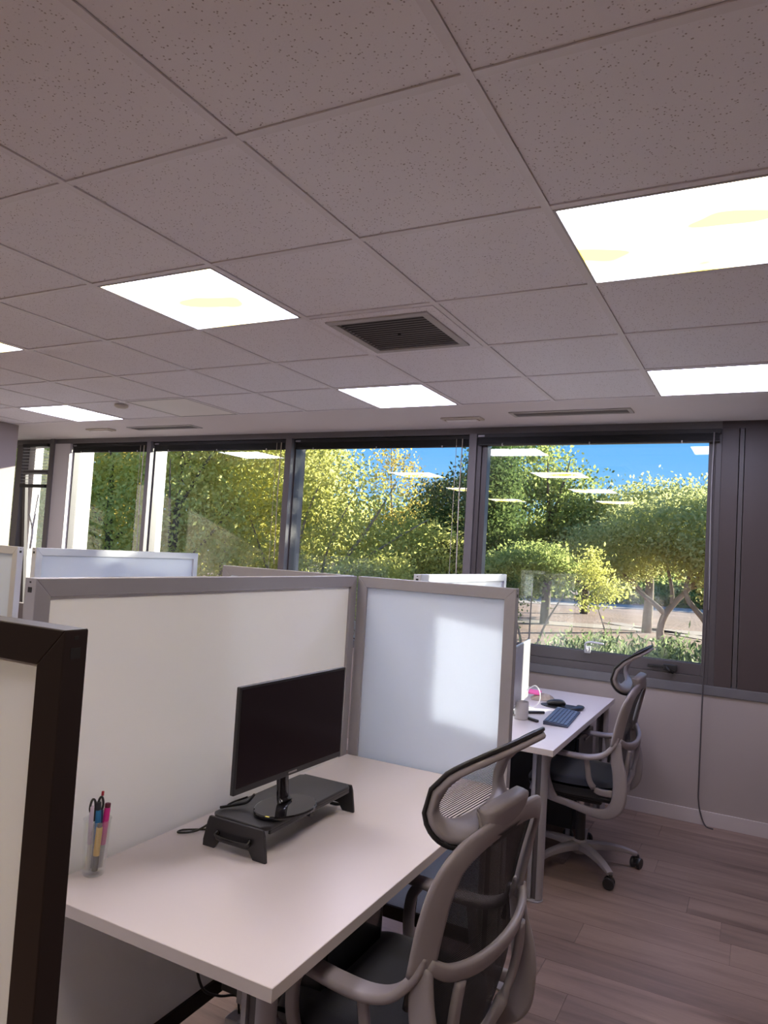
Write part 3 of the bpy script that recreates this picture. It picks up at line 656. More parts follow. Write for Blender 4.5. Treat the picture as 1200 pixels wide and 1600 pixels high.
    for i in range(nv+1):
        z = 0.47+(0.965-0.47)*i/nv
        wd_ = 0.238 if z < 0.85 else 0.238-0.045*((z-0.85)/0.115)**2.2
        if z < 0.62: wd_ = 0.235-0.07*((0.62-z)/0.15)**2
        for j in range(nu+1):
            t = -1+2*j/nu; v.append((bx(max(z, 0.70))+0.012-0.028*(1-t*t)-(0.0 if z > 0.7 else 0.012*math.sin(PI*(0.7-z)/0.25)), t*wd_, z))
    for i in range(nv):
        for j in range(nu): a0 = i*(nu+1)+j; f.append((a0, a0+1, a0+nu+2, a0+nu+1))
    m.add(v, f); m.build('back_net', M_NETB, g, smooth=True)
    # lumbar arc and lower loop
    m = MB(); sweep(m, [(-0.222, 0.250, 0.728), (-0.246, 0.20, 0.700), (-0.264, 0.11, 0.684), (-0.270, 0, 0.679), (-0.264, -0.11, 0.684), (-0.246, -0.20, 0.700), (-0.222, -0.250, 0.728)], [0.030, 0.036, 0.042, 0.044, 0.042, 0.036, 0.030], 0.022, (-0.2, 0, 1), 6, 12)
    m.build('lumbar_arc', M_CHAIR, g, smooth=True)
    m = MB(); sweep(m, [(-0.258, 0.165, 0.672), (-0.252, 0.175, 0.60), (-0.240, 0.155, 0.52), (-0.228, 0.09, 0.462), (-0.224, 0, 0.448), (-0.228, -0.09, 0.462), (-0.240, -0.155, 0.52), (-0.252, -0.175, 0.60), (-0.258, -0.165, 0.672)], 0.034, 0.020,
                    [(0, 1, 0.1), (0, 1, 0), (0, 0.9, 0.4), (0, 0.4, 0.9), (0, 0, 1), (0, -0.4, 0.9), (0, -0.9, 0.4), (0, -1, 0), (0, -1, 0.1)], 6, 12)
    m.build('lower_back_loop', M_CHAIR, g, smooth=True)
    # back spine under the seat
    m = MB(); sweep(m, [(-0.10, 0, 0.375), (-0.18, 0, 0.385), (-0.222, 0, 0.41), (-0.228, 0, 0.45)], [0.12, 0.10, 0.09, 0.07], 0.028, (0, 1, 0), 5, 12); m.build('back_spine', M_CHAIR, g, smooth=True)
    # --- headrest: profile in x,z ; stations 0 (bottom) .. 1 (top)
    prof = catmull([(-0.250, 0, 0.945), (-0.205, 0, 0.958), (-0.172, 0, 0.990), (-0.163, 0, 1.030), (-0.178, 0, 1.072), (-0.212, 0, 1.110), (-0.262, 0, 1.145), (-0.318, 0, 1.178)], 8)
    seg = [0]
    for a, b in zip(prof, prof[1:]): seg.append(seg[-1]+float(np.linalg.norm(b-a)))
    Lp = seg[-1]
    def P(s, y_, d=0):       # s 0..1 along profile
        t = min(max(s, 0), 1)*Lp
        for i in range(len(seg)-1):
            if seg[i+1] >= t: break
        k = (t-seg[i])/(seg[i+1]-seg[i]); p = prof[i]*(1-k)+prof[i+1]*k; tg = prof[i+1]-prof[i]; tg /= np.linalg.norm(tg)
        nrm = np.array([tg[2], 0, -tg[0]])
        bow = -0.030*(y_/0.19)**2 if True else 0
        p = p+nrm*d; return (p[0]+bow*-0.0, y_, p[2])
    def outl(k, n, hy, s0, s1, ex=0.50):
        a = 2*PI*k/n; c_, s_ = math.cos(a), math.sin(a)
        return (math.copysign(abs(c_)**ex, c_)*hy, (s0+s1)/2+math.copysign(abs(s_)**ex, s_)*(s1-s0)/2)
    n = 64; m = MB(); v = []; f = []
    for d in (0.0, -0.018):
        for (hy, s0, s1) in ((0.195, 0.0, 1.0), (0.192, 0.012, 0.988), (0.166, 0.20, 0.935), (0.162, 0.215, 0.925)):
            for k in range(n):
                y_, s_ = outl(k, n, hy, s0, s1); v.append(P(s_, y_, d if hy not in (0.195, 0.162) else d*0.5-0.0045 if d == 0 else -0.0135))
    for layer in range(2):
        for r_ in range(3):
            for k in range(n):
                a0 = layer*4*n+r_*n+k; a1 = layer*4*n+r_*n+(k+1) % n; f.append((a0, a1, a1+n, a0+n))
    for r_ in (0, 3):
        for k in range(n):
            a0 = r_*n+k; a1 = r_*n+(k+1) % n; f.append((a0, a1, a1+4*n, a0+4*n))
    m.add(v, f); m.build('headrest_frame', M_CHAIR, g, smooth=True)
    # net
    m = MB(); v = []; f = []; ni, nj = 28, 20
    for i in range(ni+1):
        s_ = 0.02+0.96*i/ni
        # half width of the outline at this s
        q_ = abs((s_-0.5)/0.5); hw = 0.190*(max(0, 1-q_**4))**0.25
        for j in range(nj+1): v.append(P(s_, (-1+2*j/nj)*max(hw, 0.01), 0.003))
    for i in range(ni):
        for j in range(nj): a0 = i*(nj+1)+j; f.append((a0, a0+1, a0+nj+2, a0+nj+1))
    m.add(v, f); m.build('headrest_net', M_NET, g, smooth=True)
    m = MB(); rim = [P(outl(k, n, 0.195, 0.0, 1.0)[1], outl(k, n, 0.195, 0, 1)[0], 0.004) for k in range(n)]
    sweep(m, rim, 0.011, 0.012, (1, 0, 0.2), 1, 6, closed=True, e=1); m.build('headrest_rim', M_BLACKP, g, smooth=True)
    # yoke that clasps the top bar
    m = MB(); sweep(m, [(-0.262, 0.092, 0.984), (-0.266, 0.086, 0.986), (-0.270, 0.03, 0.988), (-0.270, -0.03, 0.988), (-0.266, -0.086, 0.986), (-0.262, -0.092, 0.984)], [0.070, 0.098, 0.104, 0.104, 0.098, 0.070], [0.030, 0.040, 0.042, 0.042, 0.040, 0.030], (-0.25, 0, 1), 5, 16, e=0.35)
    m.build('headrest_yoke', M_CHAIR, g, smooth=True)
    return g
def copy_tree(o, parent=None):
    c = o.copy(); C.objects.link(c); c.parent = parent
    for ch in list(o.children): copy_tree(ch, c)
    return c
ch1 = make_chair('grey mesh office chair with headrest pulled up to the front desk')
ch1.location = (0.355, 0.44, 0); ch1.rotation_euler = (0, 0, R(174))
ch2 = copy_tree(ch1); ch2.location = (0.328, 2.74, 0); ch2.rotation_euler = (0, 0, PI)
ch2['label'] = 'grey mesh office chair with headrest at the window desk'

# ================================================================== THINGS ON THE FRONT DESK
ZD = 0.735
def monitor(lab, cx, cy, cz, yaw, W_, H_, bezel_m, scr_m, stand):
    g = thing('monitor', lab, 'monitor', (cx, cy, 0), yaw)
    MB().box(-0.014, 0.0, -W_/2, W_/2, cz-H_/2, cz+H_/2).build('bezel', bezel_m, g, 0.003)
    MB().box(-0.0005, 0.0006, -W_/2+0.008, W_/2-0.008, cz-H_/2+0.018, cz+H_/2-0.008).build('screen', scr_m, g)
    MB().prism([(-0.016, cz-0.11), (-0.042, cz-0.08), (-0.042, cz+0.08), (-0.016, cz+0.11)], -W_*0.36, W_*0.36, 'xz').build('rear_housing', bezel_m, g, 0.006)
    if stand == 'disc':
        zb = ZD+0.0905
        m = MB(); sweep(m, [(-0.035, 0, cz-H_/2+0.06), (-0.035, 0, cz-H_/2-0.01), (-0.030, 0, zb+0.03), (-0.02, 0, zb+0.012)], [0.05, 0.045, 0.045, 0.06], 0.02, (0, 1, 0), 5, 12)
        m.build('stand_neck', M_BLACKG, g, smooth=True)
        v = MB(); n = 40; pts = [(-0.005+0.080*math.cos(2*PI*k/n), -0.015+0.112*math.sin(2*PI*k/n)) for k in range(n)]
        v.prism(pts, zb, zb+0.012); o = v.build('stand_base', M_BLACKG, g, 0.004)
        box('badge', M_LOUV, 0.0006, 0.001, -0.02, 0.02, cz-H_/2+0.007, cz-H_/2+0.012, g)
    else:
        m = MB(); sweep(m, [(-0.035, 0.02, cz), (-0.05, 0.02, ZD+0.02), (-0.05, 0.02, ZD+0.012)], 0.045, 0.02, (0, 1, 0), 4, 10); m.build('stand_neck', M_BLACKP, g, smooth=True)
        m = MB()
        for (ex, ey) in ((0.115, 0.13), (0.12, -0.12), (-0.14, 0.02)):
            sweep(m, [(-0.05, 0.02, ZD+0.008), ((ex-0.05)/2, (0.02+ey)/2, ZD+0.008), (ex, ey, ZD+0.007)], [0.03, 0.026, 0.022], 0.014, (ey-0.02, -(ex+0.05), 0), 4, 10)
        m.build('stand_foot', M_BLACKP, g, smooth=True)
    return g
monitor('black monitor with dark screen on the black riser', -0.065, 0.524, 1.068, R(-3), 0.512, 0.290, M_BLACKP, M_SCREEN, 'disc')

g = thing('monitor_riser', 'matt black plastic riser lifting the monitor on the front desk', 'monitor riser', (-0.125, 0.59, ZD))
# local: x -0.1..0.1 (depth), y -0.235..0.235
hx, hy, zt = 0.10, 0.235, 0.09
MB().prism([(-hx, -hy+0.02), (-hx+0.02, -hy), (hx-0.02, -hy), (hx, -hy+0.02), (hx, hy-0.02), (hx-0.02, hy), (-hx+0.02, hy), (-hx, hy-0.02)], zt-0.012, zt).build('deck', M_BLACKP, g, 0.004)
for s in (-1, 1):
    # side panel with two feet and an arched cut
    pts = [(-hx-0.012, 0), (-hx+0.028, 0), (-hx+0.045, 0.022), (hx-0.050, 0.022), (hx-0.034, 0.0), (hx+0.010, 0), (hx+0.008, 0.018), (hx, 0.070), (hx-0.006, zt-0.004), (-hx+0.006, zt-0.004), (-hx, 0.070), (-hx-0.012, 0.018)]
    m = MB(); m.prism(pts, s*(hy+0.004)-0.005, s*(hy+0.004)+0.005, 'xz'); m.build('side_panel', M_BLACKP, g, 0.002)
    m = MB(); sweep(m, [(-0.055, s*(hy+0.010), 0.052), (-0.050, s*(hy+0.022), 0.040), (0.050, s*(hy+0.022), 0.040), (0.055, s*(hy+0.010), 0.052)], 0.014, 0.008, (0, 0, 1), 5, 8); m.build('cable_hook', M_BLACKG, g, smooth=True)
box('front_lip', M_BLACKP, hx-0.008, hx, -hy+0.02, hy-0.02, zt-0.022, zt-0.010, g, 0.002)
box('tab', M_BLACKP, hx-0.012, hx+0.004, -0.02, 0.0, zt-0.030, zt-0.018, g, 0.002)

m = MB(); tube(m, [(-0.205, 0.50, ZD+0.10), (-0.235, 0.45, ZD+0.085), (-0.26, 0.42, ZD+0.045), (-0.30, 0.39, ZD+0.012), (-0.345, 0.365, ZD+0.004), (-0.35, 0.385, ZD+0.004), (-0.31, 0.42, ZD+0.004), (-0.25, 0.46, ZD+0.006)], 0.003, 8)
tag(m.build('power_cable', M_CABLE, None, smooth=True), 'thin black cable looping left from the black riser', 'cable')
m = MB(); tube(m, [(-0.245, 0.72, ZD+0.004), (-0.26, 0.80, ZD+0.03), (-0.22, 0.87, ZD+0.022), (-0.16, 0.90, ZD+0.018), (-0.11, 0.90, ZD+0.008), (-0.09, 0.86, ZD+0.004), (-0.12, 0.85, ZD+0.004)], 0.006, 8)
tag(m.build('cable_coil', M_CABLE, None, smooth=True), 'bunched black cable behind the far end of the riser', 'cable')
m = MB(); tube(m, [(-0.15, 0.46, ZD+0.13), (-0.17, 0.45, ZD+0.105), (-0.20, 0.42, ZD+0.098), (-0.218, 0.39, ZD+0.097)], 0.004, 8)
tag(m.build('video_cable', M_CABLE, None, smooth=True), 'short black plug and lead behind the monitor neck', 'cable')

# tumbler with pens
TX, TY = -0.338, 0.052
tb = MB(); prof = [(0.0, 0.0), (0.026, 0.0), (0.028, 0.004), (0.0345, 0.136), (0.0355, 0.1385), (0.0335, 0.1375), (0.0265, 0.012), (0.0, 0.010)]
tb.lathe(prof, 36, cap=False)
tag(tb.build('tumbler', M_TUMB, None, smooth=True), 'clear glass tumbler holding pens on the front desk corner', 'glass', None, (TX, TY, ZD+0.0005))
def pen(name, lab, cat, dx, dy, z0, tx, ty, L_, r, parts, group=None):
    """parts: (from,to,radius factor,material) along the pen"""
    g = thing(name, lab, cat, (TX+dx, TY+dy, ZD+z0)); 
    d = Vector((tx, ty, 1)).normalized(); g.rotation_euler = Vector((0, 0, 1)).rotation_difference(d).to_euler()
    for nm, a, b, rf, m_ in parts: MB().lathe([(r*rf*0.85, a*L_), (r*rf, a*L_+0.001), (r*rf, b*L_-0.001), (r*rf*0.85, b*L_)], 14).build(nm, m_, g, smooth='auto')
    return g
c_ = lambda n, c, r=0.4: mat(n, c, r)
MY, MK, MBL, MPK, MDP, MLL, MGL, MWH, MRD, MBR = c_('yellow_marker', (0.72, 0.46, 0.08)), c_('black_cap', (0.02, 0.02, 0.025)), c_('blue_marker', (0.02, 0.16, 0.36)), c_('magenta_pen', (0.55, 0.01, 0.22)), c_('dark_wine', (0.08, 0.004, 0.02)), c_('lilac_pen', (0.55, 0.46, 0.58)), c_('grey_pen', (0.35, 0.34, 0.34)), c_('white_pen', (0.7, 0.68, 0.68)), c_('red_tip', (0.35, 0.01, 0.03)), c_('brown_pen', (0.16, 0.08, 0.05))
pen('highlighter', 'yellow highlighter with black cap in the tumbler', 'pen', 0.014, -0.010, 0.014, 0.03, 0.02, 0.118, 0.0075, [('cap', 0, 0.32, 1.0, MK), ('barrel', 0.32, 0.92, 1.05, MY), ('end_plug', 0.92, 1, 0.8, MK)])
pen('marker_pen', 'blue marker with black top in the tumbler', 'pen', 0.006, 0.004, 0.014, -0.06, -0.02, 0.165, 0.0075, [('cap', 0, 0.30, 0.9, MGL), ('barrel', 0.30, 0.88, 1, MBL), ('end_plug', 0.88, 1, 1, MK)])
pen('marker_pen', 'magenta marker with dark top in the tumbler', 'pen', 0.006, 0.012, 0.014, 0.0, 0.08, 0.158, 0.0078, [('cap', 0, 0.35, 0.95, MGL), ('barrel', 0.35, 0.93, 1, MPK), ('end_plug', 0.93, 1, 0.95, MDP)])
pen('ballpoint_pen', 'pale lilac pen at the left of the tumbler', 'pen', -0.006, -0.014, 0.014, 0.02, -0.03, 0.160, 0.0055, [('tip', 0, 0.4, 0.9, MWH), ('barrel', 0.4, 1, 1, MLL)])
pen('pencil', 'slim white pen with red tip, tallest in the tumbler', 'pen', -0.010, 0.012, 0.014, 0.0, 0.04, 0.186, 0.0038, [('tip', 0, 0.1, 0.6, MGL), ('barrel', 0.1, 0.94, 1, MWH), ('push_button', 0.94, 1, 0.9, MRD)])
pen('ballpoint_pen', 'dark blue pen behind the blue marker in the tumbler', 'pen', -0.002, 0.016, 0.014, 0.0, -0.02, 0.142, 0.0040, [('tip', 0, 0.3, 0.9, MBR), ('barrel', 0.3, 1, 1, c_('navy_pen', (0.03, 0.05, 0.12)))])
pen('ballpoint_pen', 'brown pen low on the right side of the tumbler', 'pen', 0.002, 0.019, 0.014, 0.0, 0.08, 0.150, 0.0040, [('tip', 0, 0.4, 0.9, MBR), ('barrel', 0.4, 1, 1, MK)])
g = thing('scissors', 'small scissors with black looped handles in the tumbler', 'scissors', (TX-0.004, TY-0.003, ZD+0.014))
MB().prism([(-0.004, 0), (0.002, 0.0), (0.005, 0.115), (-0.005, 0.115)], -0.001, 0.001, 'yz').build('blade', M_STEEL, g)
MB().prism([(-0.002, 0), (0.004, 0.0), (0.005, 0.115), (-0.005, 0.115)], 0.0012, 0.003, 'yz').build('blade', M_STEEL, g)
for s in (-1, 1):
    m = MB(); sweep(m, [(0.001*s, s*0.004, 0.118), (0.001*s, s*0.003, 0.145), (0.001*s, s*0.005, 0.168), (0.001*s, s*0.012, 0.176), (0.001*s, s*0.018, 0.168), (0.001*s, s*0.020, 0.152), (0.001*s, s*0.014, 0.136)], 0.005, 0.005, (1, 0, 0), 5, 8); m.build('handle', M_BLACKP, g, smooth=True)

# ---- cables under the front desk
m = MB(); tube(m, [(-0.20, 0.29, 0.70), (-0.20, 0.30, 0.50), (-0.20, 0.34, 0.36), (-0.21, 0.43, 0.285), (-0.23, 0.53, 0.23), (-0.28, 0.62, 0.16), (-0.30, 0.66, 0.085)], 0.004, 8)
tag(m.build('hanging_cable', M_CABLE, None, smooth=True), 'black cable hanging under the front desk to the power strip', 'cable')
g = thing('power_strip', 'black power strip with plugs on the floor under the front desk', 'power strip', (-0.30, 0.72, 0.0), R(88))
MB().box(-0.14, 0.14, -0.03, 0.03, 0, 0.04).build('body', M_BLACKP, g, 0.006)
for k in range(3): MB().box(-0.10+k*0.08, -0.045+k*0.08, -0.025, 0.025, 0.040, (0.085, 0.13, 0.10)[k]).build('plug', M_BLACKP if k else M_ALUW, g, 0.005)
m = MB(); tube(m, [(0.20, 0.90, 0.68), (0.195, 0.90, 0.5), (0.16, 0.93, 0.25), (0.10, 1.0, 0.02), (0.0, 1.02, 0.006)], 0.004, 8)
tag(m.build('hanging_cable', M_CABLE, None, smooth=True), 'thin black cable dropping from the front desk edge beside the chair', 'cable')

# ================================================================== THINGS ON THE WINDOW DESK
M_PALE = mat('painted_screen_reflection', (0.44, 0.43, 0.46), 0.25, noise=(14, 0.78))  # bright reflection in the screen, painted as mottled pale grey
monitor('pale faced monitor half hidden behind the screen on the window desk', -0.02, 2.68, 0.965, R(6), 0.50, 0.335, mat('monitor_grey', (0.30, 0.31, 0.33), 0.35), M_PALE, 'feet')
g = thing('webcam', 'small black and silver clip on top of the pale monitor', 'webcam', (-0.045, 2.62, 1.1335))
MB().box(-0.008, 0.008, -0.016, 0.016, 0, 0.022).build('body', M_BLACKP, g, 0.003); MB().lathe([(0.007, 0.008), (0.007, 0.010)], 14, (0, 0, 0.012), 'x').build('lens', M_STEEL, g)
g = thing('mug', 'pale grey mug on the window desk before the monitor', 'mug', (0.014, 2.60, ZD))
MB().lathe([(0.0, 0), (0.034, 0), (0.038, 0.004), (0.0385, 0.092), (0.037, 0.094), (0.0355, 0.092), (0.035, 0.02), (0.0, 0.016)], 32, cap=False).build('body', M_MUG, g, smooth='auto')
MB().lathe([(0.0, 0.07), (0.0352, 0.07)], 32, cap=False).build('drink', mat('coffee', (0.015, 0.01, 0.008), 0.2), g)
m = MB(); sweep(m, [(-0.026, -0.028, 0.075), (-0.045, -0.05, 0.070), (-0.048, -0.054, 0.045), (-0.040, -0.044, 0.025), (-0.026, -0.028, 0.02)], 0.010, 0.007, (0, 0, 1), 5, 8); m.build('handle', M_MUG, g, smooth=True)
# keyboard
g = thing('keyboard', 'slim dark blue-grey keyboard on the window desk', 'keyboard', (0.198, 2.77, ZD), R(4))
kb = MB().prism([(-0.065, 0), (0.065, 0), (0.065, 0.008), (-0.065, 0.020)], -0.215, 0.215, 'xz').build('case', M_KEY, g, 0.002)
for r_ in range(6):
    ncol = 14 if r_ < 5 else 8
    for q in range(ncol):
        wk = 0.40/ncol; x0_ = -0.057+r_*0.0195; zk = 0.0195-(x0_+0.065)*0.092
        m = MB().box(x0_, x0_+0.016, -0.20+q*wk, -0.20+q*wk+wk-0.004, zk-0.001, zk+0.003)
        m.build('key', M_KEYC, g)
# mouse pad with wrist rest + mouse
g = thing('mouse_pad', 'black mouse pad with raised wrist rest on the window desk', 'mouse pad', (0.115, 3.085, ZD), R(-5))
n = 36; pts = []
for k in range(n):
    a = 2*PI*k/n; pts.append((0.125*math.copysign(abs(math.cos(a))**0.85, math.cos(a)), 0.095*math.copysign(abs(math.sin(a))**0.85, math.sin(a))*(0.85+0.15*math.cos(a))))
MB().prism(pts, 0, 0.005).build('pad', M_BLACKP, g, 0.001)
m = MB(); sweep(m, [(0.085, -0.075, 0.010), (0.105, -0.03, 0.012), (0.105, 0.03, 0.012), (0.085, 0.075, 0.010)], [0.03, 0.05, 0.05, 0.03], [0.012, 0.02, 0.02, 0.012], (1, 0, 0), 5, 10, e=0.9); m.build('wrist_rest', M_BLACKP, g, smooth=True)
g = thing('computer_mouse', 'black mouse lying on the mouse pad', 'mouse', (0.085, 3.085, ZD+0.0055), R(10))
m = MB(); sweep(m, [(-0.055, 0, 0.008), (-0.045, 0, 0.013), (-0.01, 0, 0.018), (0.03, 0, 0.018), (0.052, 0, 0.010)], [0.03, 0.052, 0.058, 0.056, 0.025], [0.012, 0.024, 0.034, 0.034, 0.016], (0, 1, 0), 6, 16, e=0.85); m.build('shell', M_BLACKP, g, smooth=True)
MB().lathe([(0.008, -0.003), (0.008, 0.003)], 14, (-0.03, 0, 0.027), 'y').build('scroll_wheel', M_LOUV, g)
# notes and packet
g = thing('snack_packet', 'crumpled beige packet under the pink notes', 'packet', (-0.035, 3.23, ZD), R(20))
v = []; f = []; rr = random.Random(3)
m = MB(); nx_, ny_ = 8, 8
for i in range(nx_+1):
    for j in range(ny_+1):
        e_ = (1-abs(-1+2*i/nx_)**3)*(1-abs(-1+2*j/ny_)**3); v.append((-0.075+0.15*i/nx_, -0.055+0.11*j/ny_, 0.002+0.030*e_+rr.uniform(0, 0.008)*e_))
for i in range(nx_):
    for j in range(ny_): a0 = i*(ny_+1)+j; f.append((a0, a0+1, a0+ny_+2, a0+ny_+1))
base = len(v); v += [(p[0], p[1], 0) for p in v[:base]]
for i in range(nx_):
    for j in range(ny_): a0 = base+i*(ny_+1)+j; f.append((a0, a0+ny_+1, a0+ny_+2, a0+1))
m.add(v, f).build('wrapper', M_BEIGE, g)
g = thing('sticky_notes', 'bright pink pad of sticky notes beside the beige packet', 'notepad', (-0.085, 3.215, ZD+0.036), R(12)); 
pd = MB().box(-0.038, 0.038, -0.038, 0.038, 0, 0.010).build('pad', M_PINK, g, 0.001); g.rotation_euler = (R(6), R(4), R(12))
m = MB(); tube(m, [(-0.045, 2.86, ZD+0.10), (-0.01, 2.93, ZD+0.13), (0.02, 2.93, ZD+0.10), (0.03, 2.90, ZD+0.05), (0.0, 2.86, ZD+0.02), (-0.05, 2.84, ZD+0.05), (-0.06, 2.84, ZD+0.10)], 0.003, 8)
tag(m.build('charging_cable', M_CABLEW, None, smooth=True), 'white looped cable hanging behind the mug on the window desk', 'cable')

# ================================================================== OUTSIDE
GZ = -0.7
ground = struct(MB().box(-90, 60, YW+0.3, 130, GZ-0.2, GZ).build('ground', M_GROUND))
def polar(az, d): return (CAM.x+d*math.sin(R(az)), CAM.y+d*math.cos(R(az)))
def strip(name, az0, d0, az1, d1, wid, m):
    a = Vector(polar(az0, d0)); b = Vector(polar(az1, d1)); d = (b-a).normalized(); nn = Vector((-d.y, d.x))*wid/2
    q = [a+nn, b+nn, b-nn, a-nn]; return struct(MB().prism([(p.x, p.y) for p in q], GZ, GZ+0.02).build(name, m))
strip('path', -45, 30, 20, 36, 1.6, M_PATH)
strip('path', -22, 40, 20, 60, 3.5, M_PATH)
strip('path', -10, 30, 12, 22, 0.9, M_PATH)

def leaves(rng, clusters, per, csz, lsz, flat=0.5, up_=0.0, long_=1.0):
    """numpy leaf blades: clusters (n,3) centres"""
    n = len(clusters)*per
    c = np.repeat(np.array(clusters), per, 0)+rng.normal(0, 1, (n, 3))*np.array([csz, csz, csz*flat])
    a = rng.normal(0, 1, (n, 3)); a[:, 2] += up_; a /= np.linalg.norm(a, axis=1)[:, None]
    b = np.cross(a, rng.normal(0, 1, (n, 3))); b /= np.linalg.norm(b, axis=1)[:, None]
    s = lsz*rng.uniform(0.6, 1.3, (n, 1))
    v = np.stack([c-a*s*long_, c+b*s*0.5, c+a*s*long_, c-b*s*0.5], 1).reshape(-1, 3)
    return v
def leaf_obj(name, v, m, parent):
    n = len(v)//4; me = bpy.data.meshes.new(name); me.vertices.add(len(v)); me.vertices.foreach_set('co', v.ravel())
    me.loops.add(n*4); me.loops.foreach_set('vertex_index', np.arange(n*4)); me.polygons.add(n)
    me.polygons.foreach_set('loop_start', np.arange(n)*4); me.polygons.foreach_set('loop_total', np.full(n, 4)); me.update(calc_edges=True)
    me.materials.append(m); o = bpy.data.objects.new(name, me); C.objects.link(o); o.parent = parent; o['kind'] = 'stuff'; return o

def tree(name, lab, az, d, crowns, m, nleaf, lsz, trunk, seed, bark=M_BARK, group=None, csz=None, cat='tree', holes=0.0, per=26, lean=(0, 0)):
    """crowns: list of (dx, dy, cz, rx, ry, rz); trunk: list of branches, each a list of (x,y,z,r)"""
    x, y_ = polar(az, d); g = thing(name, lab, cat, (x, y_, GZ), R(-az), group)
    rng = np.random.default_rng(seed); tot = sum(c[3]*c[4]*c[5] for c in crowns); cl = []
    for (cx, cy, cz, rx, ry, rz) in crowns:
        cz *= 0.86; rz *= 0.9; k = int(nleaf/per*(rx*ry*rz/tot))
        p = rng.normal(0, 1, (k, 3)); p /= np.linalg.norm(p, axis=1)[:, None]; p *= rng.uniform(0.45, 1.0, (k, 1))**0.6
        p = p*np.array([rx, ry, rz])+np.array([cx, cy, cz]); cl.append(p)
    cl = np.concatenate(cl); cs = csz or 0.16*max(crowns[0][3], 1)
    leaf_obj('foliage', leaves(rng, cl, per, cs, lsz), m, g)
    tm = MB()
    for br in trunk:
        sweep(tm, [(b[0], b[1], b[2]*0.86) for b in br], [b[3]*1.5 for b in br], [b[3]*1.5 for b in br], (0.3, 0.9, 0.1), 4, 8, e=1.0)
    tm.build('trunk', bark, g, smooth=True)
    return g
def branchy(h, r, spread, seed, n=5, base=0.35):
    q = random.Random(seed); out = [[(0, 0, -0.05, r*1.2), (0.05, 0, h*base, r), (q.uniform(-.1, .1), 0, h*0.7, r*0.55), (q.uniform(-.3, .3), 0, h*0.95, r*0.15)]]
    for k in range(n):
        a = q.uniform(0, 2*PI); t = q.uniform(base*0.6, 0.6); z0 = h*t
        out.append([(0.03, 0, z0, r*0.6), (spread*0.4*math.cos(a), spread*0.4*math.sin(a), z0+h*0.14, r*0.42), (spread*0.75*math.cos(a), spread*0.75*math.sin(a), z0+h*0.27, r*0.25), (spread*math.cos(a), spread*math.sin(a), z0+h*0.38, r*0.08)])
    return out

# window 4
tree('olive_tree', 'tree with forked pale trunk outside the right window', -6.3, 22.5, [(0.6, 0, 4.0, 2.3, 1.6, 1.1), (-1.2, 0.4, 3.2, 1.8, 1.2, 1.0), (1.6, 0, 3.0, 1.2, 1.1, 0.9), (-1.7, 0, 2.3, 0.9, 0.8, 0.6)], LF_OL, 30000, 0.060,
     [[(0, 0, -0.05, .20), (-0.10, 0, 0.5, .15), (0.0, 0, 1.05, .13), (0.25, 0, 1.5, .11), (0.8, 0, 2.3, .08), (1.2, 0, 3.3, .04)], [(0.03, 0, 1.1, .11), (-0.35, 0, 1.5, .09), (-0.9, 0.1, 2.0, .06), (-1.5, 0.1, 2.9, .03)], [(0.2, 0, 1.45, .09), (0.15, 0, 2.1, .07), (-0.1, 0, 3.3, .03)], [(0.6, 0, 2.0, .06), (1.3, 0, 2.3, .045), (2.0, 0, 2.9, .02)]], 11, csz=0.30)
tree('olive_tree', 'tree with slanting trunk at the right edge of the right window', -2.6, 22, [(0.2, 0, 3.7, 2.0, 1.6, 1.3), (0.6, 0, 2.4, 1.2, 1.2, 0.9)], LF_OL, 16000, 0.065, [[(0, 0, -0.05, .16), (-0.3, 0, 0.9, .12), (-0.9, 0, 1.9, .09), (-0.6, 0, 3.0, .05)]], 12, csz=0.34)
tree('broadleaf_tree', 'tall tree rising behind the forked-trunk tree outside', -7.5, 27, [(0, 0, 4.5, 2.2, 1.2, 1.7), (1.6, 0, 4.3, 1.5, 1, 1.7), (-2.0, 0, 3.6, 1.6, 1.2, 1.6)], LF_OL, 20000, 0.075, branchy(5.5, .2, 1.8, 3), 13, csz=0.35)
tree('cypress_tree', 'dark columnar cypress at the left of the right window', -18.9, 20, [(0, 0, 1.5, 0.62, .62, 1.6), (0, 0, 3.6, 0.60, .60, 1.8), (0, 0, 5.6, 0.50, .50, 1.8), (0, 0, 7.4, 0.36, .36, 1.4)], LF_CY, 30000, 0.045, [[(0, 0, -0.05, .15), (0, 0, 3, .1), (0, 0, 7.5, .03)]], 14, M_BARKD, csz=0.14)
tree('broadleaf_tree', 'tall green tree right of the cypress', -14.9, 27, [(-1.0, 0, 6.6, 1.6, 1.6, 1.5), (-0.6, 0, 4.6, 2.2, 1.8, 1.6), (0.9, 0, 5.5, 1.1, 1.1, 1.0), (1.2, 0, 3.3, 1.9, 1.6, 1.4), (-1.0, 0, 2.4, 1.6, 1.6, 1.2)], LF_GR, 22000, 0.085, branchy(7, .2, 2.2, 5), 15, M_BARKD, csz=0.42)
tree('broadleaf_tree', 'dark evergreen mass behind the yellow shrubs outside the right window', -12.0, 34, [(0, 0, 3.9, 3.0, 2, 1.7), (2.4, 0, 4.2, 2.2, 2, 1.7), (0.5, 0, 3.2, 4.2, 2, 1.1)], LF_DK, 20000, 0.12, branchy(4.5, .2, 2, 6), 16, M_BARKD, csz=0.5)
